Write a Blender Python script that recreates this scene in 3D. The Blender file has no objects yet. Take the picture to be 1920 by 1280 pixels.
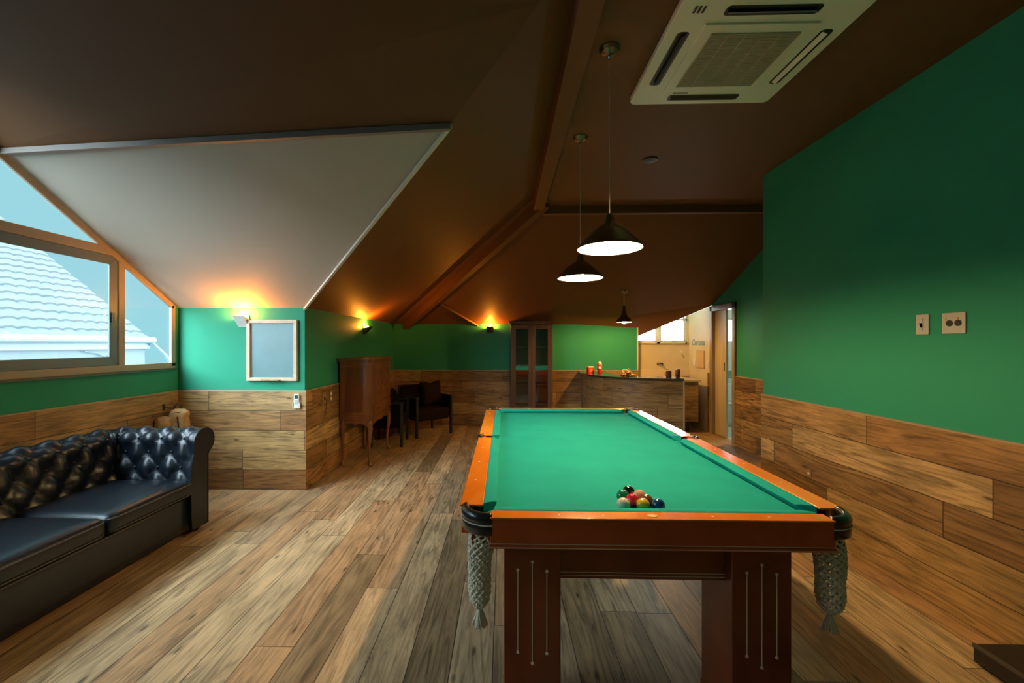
import bpy, bmesh, math, random
from math import sin, cos, pi, radians
from mathutils import Vector, Matrix
random.seed(7)
S = bpy.context.scene
C = S.collection

# ------------------------------------------------------------------ camera, world, exposure
FPX, CX, CY = 800.0, 924.0, 645.0
cd = bpy.data.cameras.new('camera'); cam = bpy.data.objects.new('camera', cd); C.objects.link(cam)
cam.location = (0, 0, 1.44); cam.rotation_euler = (pi/2, 0, radians(1.5))
cd.sensor_width = 36; cd.lens = FPX/1920*36
cd.shift_x = (960-CX)/1920; cd.shift_y = (CY-640)/1920
cd.clip_start = 0.05
S.camera = cam
S.view_settings.view_transform = 'Standard'; S.view_settings.look = 'None'
S.view_settings.exposure = 0; S.view_settings.gamma = 1; S.view_settings.use_curve_mapping = False

SKY_BASE = (.35, .71, .80); SKY_SIDE = 24.0; SKY_TOP = 1.2; SKY_BACK = 24
W = bpy.data.worlds.new('daylight'); S.world = W; W.use_nodes = True
wt = W.node_tree; wt.nodes.clear()
def wn(t, **k):
    n = wt.nodes.new(t)
    for a, b in k.items(): setattr(n, a, b)
    return n
tc = wn('ShaderNodeTexCoord')
def lobe(d, lo, amount, col):
    d = Vector(d).normalized()
    dp = wn('ShaderNodeVectorMath', operation='DOT_PRODUCT'); dp.inputs[1].default_value = d
    wt.links.new(tc.outputs['Generated'], dp.inputs[0])
    mr = wn('ShaderNodeMapRange', interpolation_type='SMOOTHSTEP'); mr.inputs['From Min'].default_value = lo; mr.inputs['From Max'].default_value = 1.0
    mr.inputs['To Max'].default_value = amount
    wt.links.new(dp.outputs['Value'], mr.inputs['Value'])
    sc = wn('ShaderNodeVectorMath', operation='SCALE'); sc.inputs[0].default_value = col
    wt.links.new(mr.outputs[0], sc.inputs['Scale'])
    return sc.outputs[0]
acc = None
for l in (lobe((-.45, -.72, .5), .5, SKY_SIDE, (.78, .96, 1.05)), lobe((0, 0, 1), .35, SKY_TOP, (.6, .95, 1.15)), lobe((.35, .93, .12), .72, SKY_BACK, (.95, 1, 1))):
    ad = wn('ShaderNodeVectorMath', operation='ADD')
    if acc is None: ad.inputs[0].default_value = SKY_BASE
    else: wt.links.new(acc, ad.inputs[0])
    wt.links.new(l, ad.inputs[1]); acc = ad.outputs[0]
bg = wn('ShaderNodeBackground'); wo = wn('ShaderNodeOutputWorld')
wt.links.new(acc, bg.inputs['Color']); wt.links.new(bg.outputs[0], wo.inputs[0])

def portal(name, loc, rot, sx, sy):
    l = bpy.data.lights.new(name, 'AREA'); l.shape = 'RECTANGLE'; l.size = sx; l.size_y = sy
    l.cycles.is_portal = True
    o = bpy.data.objects.new(name, l); C.objects.link(o); o.location = loc; o.rotation_euler = rot
portal('window_portal', (-3.45, 1.9, 2.15), (0, -pi/2, 0), 2.1, 4.7)
portal('kitchen_portal', (2.85, 7.95, 1.95), (-pi/2, 0, 0), 1.1, 1.1)

# ------------------------------------------------------------------ helpers
def tag(o, label=None, cat=None, group=None, kind=None):
    if label: o['label'] = label
    if cat: o['category'] = cat
    if group: o['group'] = group
    if kind: o['kind'] = kind
    return o
def empty(name, loc, rz=0, label=None, cat=None, group=None):
    o = bpy.data.objects.new(name, None); C.objects.link(o)
    o.location = loc; o.rotation_euler = (0, 0, rz); o.empty_display_size = .1
    return tag(o, label, cat, group)
def B(): return bmesh.new()
def obj(name, bm, mat, parent=None, world=False, bevel=0, smooth=False, solid=0, seg=2, wn_=False):
    """link a bmesh as one mesh object. world=True: coordinates given in world space although it is parented"""
    me = bpy.data.meshes.new(name)
    bmesh.ops.recalc_face_normals(bm, faces=bm.faces[:])
    bm.to_mesh(me); bm.free()
    mats = mat if isinstance(mat, (list, tuple)) else [mat]
    for m in mats: me.materials.append(m)
    if smooth:
        for p in me.polygons: p.use_smooth = True
    o = bpy.data.objects.new(name, me); C.objects.link(o)
    if parent is not None:
        o.parent = parent
        if world:
            M = Matrix.Translation(parent.location) @ parent.rotation_euler.to_matrix().to_4x4()
            off = M.inverted()
            if parent.parent is not None: off = Matrix()
            me.transform(off)
    if solid:
        md = o.modifiers.new('solid', 'SOLIDIFY'); md.thickness = solid; md.offset = 1
    if bevel:
        md = o.modifiers.new('bevel', 'BEVEL'); md.width = bevel; md.segments = seg; md.limit_method = 'ANGLE'; md.angle_limit = radians(35)
        for p in me.polygons: p.use_smooth = True
        md2 = o.modifiers.new('wn', 'WEIGHTED_NORMAL')
    return o
def struct(name, bm, mat, **k):
    o = obj(name, bm, mat, **k); o['kind'] = 'structure'; return o
def recenter(o):
    """put the origin of a mesh thing at its base"""
    vs = [v.co for v in o.data.vertices]
    c = Vector(((min(v.x for v in vs)+max(v.x for v in vs))/2, (min(v.y for v in vs)+max(v.y for v in vs))/2, min(v.z for v in vs)))
    o.data.transform(Matrix.Translation(-c)); o.location = c
    return o
def box(bm, x0, x1, y0, y1, z0, z1, M=None, mi=0):
    vs = [bm.verts.new((x, y, z)) for x in (x0, x1) for y in (y0, y1) for z in (z0, z1)]
    if M is not None:
        for v in vs: v.co = M @ v.co
    for f in ((0,1,3,2),(4,6,7,5),(0,4,5,1),(2,3,7,6),(0,2,6,4),(1,5,7,3)):
        fc = bm.faces.new([vs[i] for i in f]); fc.material_index = mi
    return vs
def face(bm, pts, mi=0):
    f = bm.faces.new([bm.verts.new(p) for p in pts]); f.material_index = mi; return f
def prism(bm, pts, axis, a, b, mi=0):
    """extrude the 2-D outline pts along axis from a to b; pts are the two other coordinates in order"""
    def P(p, t):
        return (t, p[0], p[1]) if axis == 'x' else (p[0], t, p[1]) if axis == 'y' else (p[0], p[1], t)
    A = [bm.verts.new(P(p, a)) for p in pts]; D = [bm.verts.new(P(p, b)) for p in pts]
    n = len(pts)
    bm.faces.new(A[::-1]).material_index = mi; bm.faces.new(D).material_index = mi
    for i in range(n): bm.faces.new((A[i], A[(i+1) % n], D[(i+1) % n], D[i])).material_index = mi
def lathe(bm, prof, c=(0, 0, 0), n=32, caps=True, M=None, mi=0):
    rings = []
    for r, z in prof:
        ring = []
        for i in range(n):
            a = 2*pi*i/n; v = Vector((c[0]+r*cos(a), c[1]+r*sin(a), c[2]+z))
            if M is not None: v = M @ v
            ring.append(bm.verts.new(v))
        rings.append(ring)
    for k in range(len(rings)-1):
        for i in range(n): bm.faces.new((rings[k][i], rings[k][(i+1) % n], rings[k+1][(i+1) % n], rings[k+1][i])).material_index = mi
    if caps:
        bm.faces.new(rings[0][::-1]).material_index = mi; bm.faces.new(rings[-1]).material_index = mi
def tube(bm, pts, r, n=8, closed=False):
    pts = [Vector(p) for p in pts]; N = len(pts); rings = []
    rr = r if isinstance(r, (list, tuple)) else [r]*N
    up = Vector((0, 0, 1)); 
    t0 = (pts[1]-pts[0]).normalized()
    if abs(t0.dot(up)) > .95: up = Vector((1, 0, 0))
    prev = None
    for i, p in enumerate(pts):
        if closed: t = (pts[(i+1) % N]-pts[(i-1) % N])
        else: t = pts[min(i+1, N-1)]-pts[max(i-1, 0)]
        t = t.normalized() if t.length > 1e-9 else t0
        if prev is None: s = t.cross(up).normalized()
        else:
            s = (prev-t*prev.dot(t))
            s = s.normalized() if s.length > 1e-6 else t.cross(up).normalized()
        prev = s; q = t.cross(s)
        rings.append([bm.verts.new(p+(s*cos(2*pi*k/n)+q*sin(2*pi*k/n))*rr[i]) for k in range(n)])
    for i in range(N if closed else N-1):
        A, D = rings[i], rings[(i+1) % N]
        for k in range(n): bm.faces.new((A[k], A[(k+1) % n], D[(k+1) % n], D[k]))
    if not closed:
        bm.faces.new(rings[0][::-1]); bm.faces.new(rings[-1])
def ball(bm, c, r, sub=3, sc=(1, 1, 1), M=None):
    m = Matrix.Translation(c) @ Matrix.Diagonal((r*sc[0], r*sc[1], r*sc[2], 1))
    if M is not None: m = M @ m
    bmesh.ops.create_icosphere(bm, subdivisions=sub, radius=1, matrix=m)
def pillow(bm, sx, sy, sz, M=None, n=14, pinch=.08, corner=0.0):
    """a soft cushion sx by sy, thickness sz, lying in local xy"""
    def P(u, v, s):
        e = (1-u**4)*(1-v**4); e = max(e, 0)**.45
        k = 1-pinch*(1-abs(u*v)**.5)*max(abs(u), abs(v))**3
        return Vector((u*sx/2*(k+corner*abs(u*v)), v*sy/2*(k+corner*abs(u*v)), s*sz/2*e))
    g = {}
    for s in (1, -1):
        for i in range(n+1):
            for j in range(n+1):
                u, v = -1+2*i/n, -1+2*j/n
                if s == -1 and (i in (0, n) or j in (0, n)): g[s, i, j] = g[1, i, j]; continue
                p = P(u, v, s); g[s, i, j] = bm.verts.new(M @ p if M is not None else p)
        for i in range(n):
            for j in range(n): bm.faces.new((g[s, i, j], g[s, i+1, j], g[s, i+1, j+1], g[s, i, j+1]))
def rbox(bm, x0, x1, y0, y1, z0, z1, r, puff=0.0, n=10, M=None):
    """upholstered block: rounded edges, crowned faces"""
    cx, cy, cz = (x0+x1)/2, (y0+y1)/2, (z0+z1)/2; hx, hy, hz = (x1-x0)/2, (y1-y0)/2, (z1-z0)/2
    tmp = bmesh.new(); bmesh.ops.create_cube(tmp, size=2)
    bmesh.ops.subdivide_edges(tmp, edges=tmp.edges[:], cuts=n, use_grid_fill=True)
    mp = {}
    for v in tmp.verts:
        def st(a, h):   # concentrate samples near edges
            return math.copysign(1-(1-abs(a))**1.6, a)*h
        p = Vector((st(v.co.x, hx), st(v.co.y, hy), st(v.co.z, hz)))
        q = Vector((max(-hx+r, min(hx-r, p.x)), max(-hy+r, min(hy-r, p.y)), max(-hz+r, min(hz-r, p.z))))
        d = p-q
        if d.length > 1e-7: p = q+d.normalized()*r
        w = (1-abs(p.x/hx)**2)*(1-abs(p.y/hy)**2)
        if p.z > 0: p.z += puff*max(w, 0)
        p += Vector((cx, cy, cz))
        mp[v] = bm.verts.new(M @ p if M is not None else p)
    for f in tmp.faces: bm.faces.new([mp[v] for v in f.verts])
    tmp.free()
def uvmap(o, fn):
    """fn(world-ish co, normal) -> (u, v) in metres"""
    me = o.data; uv = me.uv_layers.new(name='metres')
    for p in me.polygons:
        for li in p.loop_indices:
            uv.data[li].uv = fn(me.vertices[me.loops[li].vertex_index].co, p.normal)
    return o

# ------------------------------------------------------------------ materials
def mat(name, col, rough=.5, metal=0, spec=.5, coat=0, bump=0, bscale=200, sheen=0, var=0, vscale=8, emit=None, es=0, coatr=.1):
    m = bpy.data.materials.new(name); m.use_nodes = True
    nt = m.node_tree; b = nt.nodes['Principled BSDF']
    b.inputs['Base Color'].default_value = (*col, 1); b.inputs['Roughness'].default_value = rough
    b.inputs['Metallic'].default_value = metal; b.inputs['Specular IOR Level'].default_value = spec
    b.inputs['Coat Weight'].default_value = coat; b.inputs['Coat Roughness'].default_value = coatr
    b.inputs['Sheen Weight'].default_value = sheen
    if emit: b.inputs['Emission Color'].default_value = (*emit, 1); b.inputs['Emission Strength'].default_value = es
    t = nt.nodes.new('ShaderNodeTexCoord')
    if var:
        n = nt.nodes.new('ShaderNodeTexNoise'); n.inputs['Scale'].default_value = vscale; n.inputs['Detail'].default_value = 4
        nt.links.new(t.outputs['Object'], n.inputs['Vector'])
        mr = nt.nodes.new('ShaderNodeMapRange'); mr.inputs['From Min'].default_value = .3; mr.inputs['From Max'].default_value = .7
        mr.inputs['To Min'].default_value = 1-var; mr.inputs['To Max'].default_value = 1+var
        nt.links.new(n.outputs['Fac'], mr.inputs['Value'])
        mx = nt.nodes.new('ShaderNodeVectorMath'); mx.operation = 'SCALE'; mx.inputs[0].default_value = col
        nt.links.new(mr.outputs[0], mx.inputs['Scale']); nt.links.new(mx.outputs[0], b.inputs['Base Color'])
    if bump:
        n = nt.nodes.new('ShaderNodeTexNoise'); n.inputs['Scale'].default_value = bscale; n.inputs['Detail'].default_value = 3
        nt.links.new(t.outputs['Object'], n.inputs['Vector'])
        bp = nt.nodes.new('ShaderNodeBump'); bp.inputs['Strength'].default_value = bump; bp.inputs['Distance'].default_value = .01
        nt.links.new(n.outputs['Fac'], bp.inputs['Height']); nt.links.new(bp.outputs[0], b.inputs['Normal'])
    return m
def wood(name, c1, c2, rough=.4, coat=0, scale=(3, 3, 30), bump=.08, spec=.5):
    """straight grained furniture wood; scale is the noise frequency per axis"""
    m = bpy.data.materials.new(name); m.use_nodes = True; nt = m.node_tree; b = nt.nodes['Principled BSDF']
    t = nt.nodes.new('ShaderNodeTexCoord'); mp = nt.nodes.new('ShaderNodeMapping'); mp.inputs['Scale'].default_value = scale
    n = nt.nodes.new('ShaderNodeTexNoise'); n.inputs['Scale'].default_value = 1; n.inputs['Detail'].default_value = 5; n.inputs['Distortion'].default_value = .6
    r = nt.nodes.new('ShaderNodeValToRGB'); r.color_ramp.elements[0].color = (*c1, 1); r.color_ramp.elements[1].color = (*c2, 1)
    r.color_ramp.elements[0].position = .35; r.color_ramp.elements[1].position = .68
    nt.links.new(t.outputs['Object'], mp.inputs[0]); nt.links.new(mp.outputs[0], n.inputs['Vector'])
    nt.links.new(n.outputs['Fac'], r.inputs[0]); nt.links.new(r.outputs[0], b.inputs['Base Color'])
    b.inputs['Roughness'].default_value = rough; b.inputs['Coat Weight'].default_value = coat; b.inputs['Coat Roughness'].default_value = .12
    b.inputs['Specular IOR Level'].default_value = spec
    if bump:
        bp = nt.nodes.new('ShaderNodeBump'); bp.inputs['Strength'].default_value = bump; bp.inputs['Distance'].default_value = .005
        nt.links.new(n.outputs['Fac'], bp.inputs['Height']); nt.links.new(bp.outputs[0], b.inputs['Normal'])
    return m
def planks(name, w, L, tones, rough=.45, voff=0.0, seam=.0022, seed=0.0, grain=1.0):
    """reclaimed boards laid along u, w wide, about L long, from the 'metres' uv map"""
    m = bpy.data.materials.new(name); m.use_nodes = True; nt = m.node_tree; b = nt.nodes['Principled BSDF']
    N = nt.nodes.new; K = nt.links.new
    def M(op, a, bb=None, c=None):
        n = N('ShaderNodeMath'); n.operation = op
        for i, x in enumerate((a, bb, c)):
            if x is None: continue
            if isinstance(x, (int, float)): n.inputs[i].default_value = x
            else: K(x, n.inputs[i])
        return n.outputs[0]
    uv = N('ShaderNodeUVMap'); uv.uv_map = 'metres'; sp = N('ShaderNodeSeparateXYZ'); K(uv.outputs[0], sp.inputs[0])
    u, v = sp.outputs[0], M('ADD', sp.outputs[1], voff)
    vr = M('DIVIDE', v, w); row = M('FLOOR', vr); fv = M('FRACT', vr)
    wn1 = N('ShaderNodeTexWhiteNoise'); wn1.noise_dimensions = '1D'; K(M('ADD', row, seed+.5), wn1.inputs['W'])
    u2 = M('ADD', M('DIVIDE', u, L), M('MULTIPLY', wn1.outputs['Value'], 9.0)); col = M('FLOOR', u2); fu = M('FRACT', u2)
    cb = N('ShaderNodeCombineXYZ'); K(M('ADD', row, .37+seed), cb.inputs[0]); K(M('ADD', col, .71), cb.inputs[1])
    wn2 = N('ShaderNodeTexWhiteNoise'); wn2.noise_dimensions = '2D'; K(cb.outputs[0], wn2.inputs['Vector'])
    rid = wn2.outputs['Value']; wsep = N('ShaderNodeSeparateXYZ'); K(wn2.outputs['Color'], wsep.inputs[0])
    cr = N('ShaderNodeValToRGB'); cr.color_ramp.interpolation = 'LINEAR'
    el = cr.color_ramp.elements
    el[0].color = (*tones[0], 1); el[0].position = 0; el[1].color = (*tones[-1], 1); el[1].position = 1
    for i in range(1, len(tones)-1):
        e = el.new(i/(len(tones)-1)); e.color = (*tones[i], 1)
    K(rid, cr.inputs[0])
    # grain
    gv = N('ShaderNodeCombineXYZ'); K(M('ADD', M('MULTIPLY', u, .95), M('MULTIPLY', wsep.outputs[0], 40)), gv.inputs[0])
    K(M('ADD', M('MULTIPLY', v, 12), M('MULTIPLY', wsep.outputs[1], 40)), gv.inputs[1])
    g = N('ShaderNodeTexNoise'); g.noise_dimensions = '2D'; g.inputs['Scale'].default_value = 1.6; g.inputs['Detail'].default_value = 6; g.inputs['Distortion'].default_value = 2.2; g.inputs['Roughness'].default_value = .58
    K(gv.outputs[0], g.inputs['Vector'])
    gm = N('ShaderNodeMapRange'); gm.inputs['From Min'].default_value = .30; gm.inputs['From Max'].default_value = .58; gm.inputs['To Min'].default_value = 1-.50*grain; gm.inputs['To Max'].default_value = 1+.16*grain
    K(g.outputs['Fac'], gm.inputs['Value'])
    # saw marks / fine figure
    g2v = N('ShaderNodeCombineXYZ'); K(M('ADD', M('MULTIPLY', u, 5), M('MULTIPLY', wsep.outputs[2], 30)), g2v.inputs[0]); K(M('MULTIPLY', v, 90), g2v.inputs[1])
    g2 = N('ShaderNodeTexNoise'); g2.noise_dimensions = '2D'; g2.inputs['Scale'].default_value = 1.5; g2.inputs['Detail'].default_value = 3; K(g2v.outputs[0], g2.inputs['Vector'])
    gm2 = N('ShaderNodeMapRange'); gm2.inputs['From Min'].default_value = .3; gm2.inputs['From Max'].default_value = .7; gm2.inputs['To Min'].default_value = .91; gm2.inputs['To Max'].default_value = 1.07; K(g2.outputs['Fac'], gm2.inputs['Value'])
    # blotches (wear)
    bl = N('ShaderNodeTexNoise'); bl.noise_dimensions = '2D'; bl.inputs['Scale'].default_value = 3.2; bl.inputs['Detail'].default_value = 3; K(gv.outputs[0], bl.inputs['Vector'])
    bv = N('ShaderNodeCombineXYZ'); K(u, bv.inputs[0]); K(M('MULTIPLY', v, 2.2), bv.inputs[1]); K(bv.outputs[0], bl.inputs['Vector'])
    bm_ = N('ShaderNodeMapRange'); bm_.inputs['From Min'].default_value = .3; bm_.inputs['From Max'].default_value = .7; bm_.inputs['To Min'].default_value = .8; bm_.inputs['To Max'].default_value = 1.15; K(bl.outputs['Fac'], bm_.inputs['Value'])
    # knots and nail holes
    kv = N('ShaderNodeCombineXYZ'); K(M('MULTIPLY', u, 1.6), kv.inputs[0]); K(M('MULTIPLY', v, 5.2), kv.inputs[1])
    vo = N('ShaderNodeTexVoronoi'); vo.voronoi_dimensions = '2D'; vo.inputs['Scale'].default_value = 1.0; K(kv.outputs[0], vo.inputs['Vector'])
    kn = N('ShaderNodeMapRange'); kn.interpolation_type = 'SMOOTHSTEP'; kn.inputs['From Min'].default_value = .015; kn.inputs['From Max'].default_value = .07; kn.inputs['To Min'].default_value = .3; kn.inputs['To Max'].default_value = 1; K(vo.outputs['Distance'], kn.inputs['Value'])
    # seams
    dv = M('MULTIPLY', M('MINIMUM', fv, M('SUBTRACT', 1, fv)), w); du = M('MULTIPLY', M('MINIMUM', fu, M('SUBTRACT', 1, fu)), L)
    dm = M('MINIMUM', dv, du)
    sm = N('ShaderNodeMapRange'); sm.interpolation_type = 'SMOOTHSTEP'; sm.inputs['From Min'].default_value = seam*.4; sm.inputs['From Max'].default_value = seam*1.6; sm.inputs['To Min'].default_value = .18; sm.inputs['To Max'].default_value = 1; K(dm, sm.inputs['Value'])
    kg = M('MAXIMUM', kn.outputs[0], M('LESS_THAN', wsep.outputs[2], .6))
    f = M('MULTIPLY', M('MULTIPLY', gm.outputs[0], gm2.outputs[0]), M('MULTIPLY', bm_.outputs[0], M('MULTIPLY', kg, sm.outputs[0])))
    sc = N('ShaderNodeVectorMath'); sc.operation = 'SCALE'; K(cr.outputs[0], sc.inputs[0]); K(f, sc.inputs['Scale'])
    K(sc.outputs[0], b.inputs['Base Color'])
    b.inputs['Roughness'].default_value = rough
    K(M('ADD', M('MULTIPLY', g.outputs['Fac'], .25), rough-.12), b.inputs['Roughness'])
    h = M('ADD', M('MULTIPLY', sm.outputs[0], 1.0), M('MULTIPLY', g.outputs['Fac'], .35))
    bp = N('ShaderNodeBump'); bp.inputs['Strength'].default_value = .35; bp.inputs['Distance'].default_value = .004; K(h, bp.inputs['Height']); K(bp.outputs[0], b.inputs['Normal'])
    return m
def glassmat(name, tint=(1, 1, 1), refl=.06, rough=0.0):
    m = bpy.data.materials.new(name); m.use_nodes = True; nt = m.node_tree; nt.nodes.clear()
    tr = nt.nodes.new('ShaderNodeBsdfTransparent'); tr.inputs[0].default_value = (*tint, 1)
    gl = nt.nodes.new('ShaderNodeBsdfGlossy'); gl.inputs['Roughness'].default_value = rough
    fr = nt.nodes.new('ShaderNodeLayerWeight'); fr.inputs['Blend'].default_value = .5
    pw = nt.nodes.new('ShaderNodeMath'); pw.operation = 'POWER'; pw.inputs[1].default_value = 5
    ml = nt.nodes.new('ShaderNodeMath'); ml.operation = 'MULTIPLY_ADD'; ml.inputs[1].default_value = 1.0; ml.inputs[2].default_value = refl; ml.use_clamp = True
    mx = nt.nodes.new('ShaderNodeMixShader'); out = nt.nodes.new('ShaderNodeOutputMaterial')
    nt.links.new(fr.outputs['Facing'], pw.inputs[0]); nt.links.new(pw.outputs[0], ml.inputs[0]); nt.links.new(ml.outputs[0], mx.inputs[0])
    nt.links.new(tr.outputs[0], mx.inputs[1]); nt.links.new(gl.outputs[0], mx.inputs[2]); nt.links.new(mx.outputs[0], out.inputs[0])
    return m
def emis(name, col, s):
    m = bpy.data.materials.new(name); m.use_nodes = True; nt = m.node_tree; nt.nodes.clear()
    e = nt.nodes.new('ShaderNodeEmission'); e.inputs[0].default_value = (*col, 1); e.inputs[1].default_value = s
    o = nt.nodes.new('ShaderNodeOutputMaterial'); nt.links.new(e.outputs[0], o.inputs[0]); return m

FLOORT = [(0.244, 0.164, 0.086), (0.44, 0.294, 0.151), (0.562, 0.407, 0.228), (0.488, 0.282, 0.133), (0.366, 0.249, 0.142), (0.61, 0.452, 0.257), (0.415, 0.237, 0.114)]
WALLT = [(0.155, 0.078, 0.026), (0.33, 0.18, 0.062), (0.45, 0.285, 0.115), (0.22, 0.11, 0.037), (0.48, 0.315, 0.135), (0.28, 0.132, 0.043), (0.37, 0.215, 0.085)]
M_floor = planks('floor_boards', .19, 1.9, FLOORT, rough=.42, voff=.05)
M_wains = planks('wainscot_boards', .1955, 1.45, WALLT, rough=.5, seam=.0025, seed=3, grain=1.15)
M_bar = planks('bar_boards', .1955, .78, [(.23,.135,.055), (.33,.205,.085), (.40,.26,.12), (.27,.16,.065)], rough=.5, seed=11, seam=.0025)
M_green = mat('green_paint', (.034, .295, .180), .65, spec=.15, bump=.03, bscale=90)
M_brown = mat('brown_paint', (.17, .070, .024), .62, spec=.25, bump=.02, bscale=60)
M_grey = mat('grey_ceiling_paint', (.50, .43, .35), .7, bump=.02, bscale=60)
M_cream = mat('cream_plaster', (.66, .56, .36), .5, var=.06, vscale=3)
M_white = mat('white_plaster', (.72, .76, .70), .5)
M_frame = mat('aluminium_window_frame', (.42, .33, .24), .4, spec=.4)
M_frame2 = mat('grey_sash_frame', (.17, .21, .24), .35)
M_glass = glassmat('window_glass', (.96, .99, 1), .045)
M_cglass = glassmat('cabinet_glass', (.85, .88, .85), .26)
M_trimlight = mat('pale_trim', (.75, .70, .62), .4)
M_dark = mat('dark_paint', (.03, .022, .016), .5)
M_black = mat('black_plastic', (.012, .012, .013), .35)
M_leather = mat('black_leather', (.004, .008, .015), .36, bump=.10, bscale=38, spec=.42, coat=.12, coatr=.25)
M_cloth = mat('green_baize', (.014, .34, .33), .9, spec=.06, bump=.12, bscale=700, var=.05, vscale=5)
M_rail = wood('cherry_rail', (.78, .19, .012), (.92, .30, .03), rough=.22, coat=.7, scale=(6, 1.5, 6), bump=.02)
M_mahog = wood('mahogany', (.20, .030, .009), (.30, .05, .014), rough=.28, coat=.4, scale=(5, 5, 5), bump=.02)
M_apron = wood('brightened_mahogany', (.50, .075, .018), (.66, .11, .03), rough=.28, coat=.4, scale=(5, 5, 5), bump=.02)  # mahogany copy with light put into its colour, as little reaches the apron
M_inlay = mat('pale_inlay', (.90, .68, .48), .4)
M_cherry = wood('carved_cherry_wood', (.13, .045, .014), (.25, .095, .032), rough=.38, coat=.2, scale=(8, 8, 1.4), bump=.05)
M_cherryd = wood('cherry_wood_panel', (.10, .030, .010), (.16, .052, .018), rough=.38, coat=.2, scale=(8, 8, 1.4), bump=.05)
M_dwood = wood('dark_cabinet_wood', (.055, .024, .012), (.10, .045, .022), rough=.42, scale=(9, 9, 1.2), bump=.05)
M_oak = wood('pale_oak', (.42, .30, .16), (.58, .44, .26), rough=.5, scale=(10, 10, 1.5))
M_rope = mat('cotton_cord', (.84, .77, .62), .9)
M_brass = mat('brass', (.75, .52, .18), .3, metal=1)
M_plate = mat('switch_plate', (.55, .53, .48), .3)
M_metal = mat('dark_enamel', (.20, .17, .11), .28, metal=.9, spec=.7)
M_shadein = mat('white_shade_lining', (.9, .88, .82), .5)
M_acw = mat('off_white_plastic', (.85, .80, .66), .35)
M_acg = mat('filter_grille', (.50, .42, .28), .6)
M_fab = mat('black_fabric', (.004, .004, .0045), .95, spec=.1)
M_fab2 = mat('dark_brown_fabric', (.014, .007, .0045), .95, spec=.1)

# ------------------------------------------------------------------ room shell
WH = .975
AY = 4.18
P1 = (-.309, 2.465, 2.716); P2 = (.158, 1.924, 2.973); RG = (.39, 1.62, 3.10)
WT = (-3.26, 2.676, 2.70); GA = (-3.26, 1.95, 3.14)
HC = (-1.975, 7.6, 1.8); HH = (.39, 4.69, 3.10)
def uvf(kind):
    if kind == 'floor': return lambda c, n: (c.y, c.x)
    return lambda c, n: ((c.y if abs(n.x) > abs(n.y) else c.x), c.z) if abs(n.z) < .7 else (c.x+c.y, c.z-.004)
bm = B(); face(bm, [(-3.5, -2.4, 0), (5.2, -2.4, 0), (5.2, 8.4, 0), (-3.5, 8.4, 0)])
o = struct('floor', bm, M_floor); uvmap(o, uvf('floor'))

# ceiling, brown
bm = B()
face(bm, [(-1.975, AY, 1.8), HC, HH, RG, P2, P1])
face(bm, [HC, (1.25, 7.6, 1.79), (3.40, 6.93, 2.09), (3.40, 4.89, 3.0), (.39, 4.89, 3.0), HH])
face(bm, [(1.25, 7.6, 1.79), (2.40, 7.86, 1.565), (3.40, 6.93, 2.09)])
face(bm, [(.39, -2.3, 3.0), (3.40, -2.3, 3.0), (3.40, 4.89, 3.0), (.39, 4.89, 3.0)])
face(bm, [(.39, -2.3, 3.0), (.39, 4.89, 3.0), (.39, 4.69, 3.10), (.39, -2.3, 3.10)])
struct('ceiling', bm, M_brown, solid=0)
bm = B()
n = 6
for a, b_, c in ((WT, P1, P2), (WT, P2, GA), (GA, P2, RG)): face(bm, [a, b_, c])
face(bm, [GA, RG, (.39, -2.3, 3.10), (-3.26, -2.3, 3.14)])
struct('ceiling', bm, M_brown)
# ceiling of the dormer, grey
bm = B(); g = []
A_, B_, C_, D_ = Vector((-3.26, AY, 1.8)), Vector((-1.975, AY, 1.8)), Vector(P1), Vector(WT)
for j in range(11):
    t = j/10; L_ = A_.lerp(D_, t); R_ = B_.lerp(C_, t)
    g.append([bm.verts.new(L_.lerp(R_, i/10)) for i in range(11)])
for j in range(10):
    for i in range(10): bm.faces.new((g[j][i], g[j][i+1], g[j+1][i+1], g[j+1][i]))
struct('ceiling', bm, M_grey, smooth=True)
def bar3(bm, a, b, w, h, drop=0):
    """rectangular bar from a to b: w wide horizontally, hanging h below the given line"""
    a, b = Vector(a), Vector(b); t = (b-a); s = Vector((t.y, -t.x, 0)).normalized()*w/2
    vs = []
    for p in (a, b):
        for sx, z in ((-1, 0), (1, 0), (1, -h), (-1, -h)): vs.append(bm.verts.new(p+s*sx+Vector((0, 0, z+drop))))
    for f in ((0,1,2,3), (7,6,5,4), (0,4,5,1), (1,5,6,2), (2,6,7,3), (3,7,4,0)): bm.faces.new([vs[i] for i in f])
bm = B(); bar3(bm, (-1.975, AY, 1.8), P1, .022, .022); struct('trim_1', bm, M_trimlight)
bm = B(); bar3(bm, P1, WT, .03, .035); struct('trim_2', bm, mat('grey_brown_trim', (.22, .18, .16), .6))
# beams
bm = B(); box(bm, .33, .44, -2.3, 4.83, 2.93, 3.14); struct('trim_3', bm, M_brown)       # ridge beam
bm = B(); box(bm, .44, 3.42, 4.84, 4.91, 2.915, 3.04); struct('trim_4', bm, M_brown)       # cross beam
bm = B(); bar3(bm, (.47, 4.72, 3.17), (-1.80, 7.66, 1.90), .09, .22); struct('trim_5', bm, M_brown)  # hip beam
bm = B(); bar3(bm, (-1.028, 6.893, 2.106), (-.475, 7.6, 1.79), .035, .035); struct('trim_6', bm, M_brown)

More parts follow.
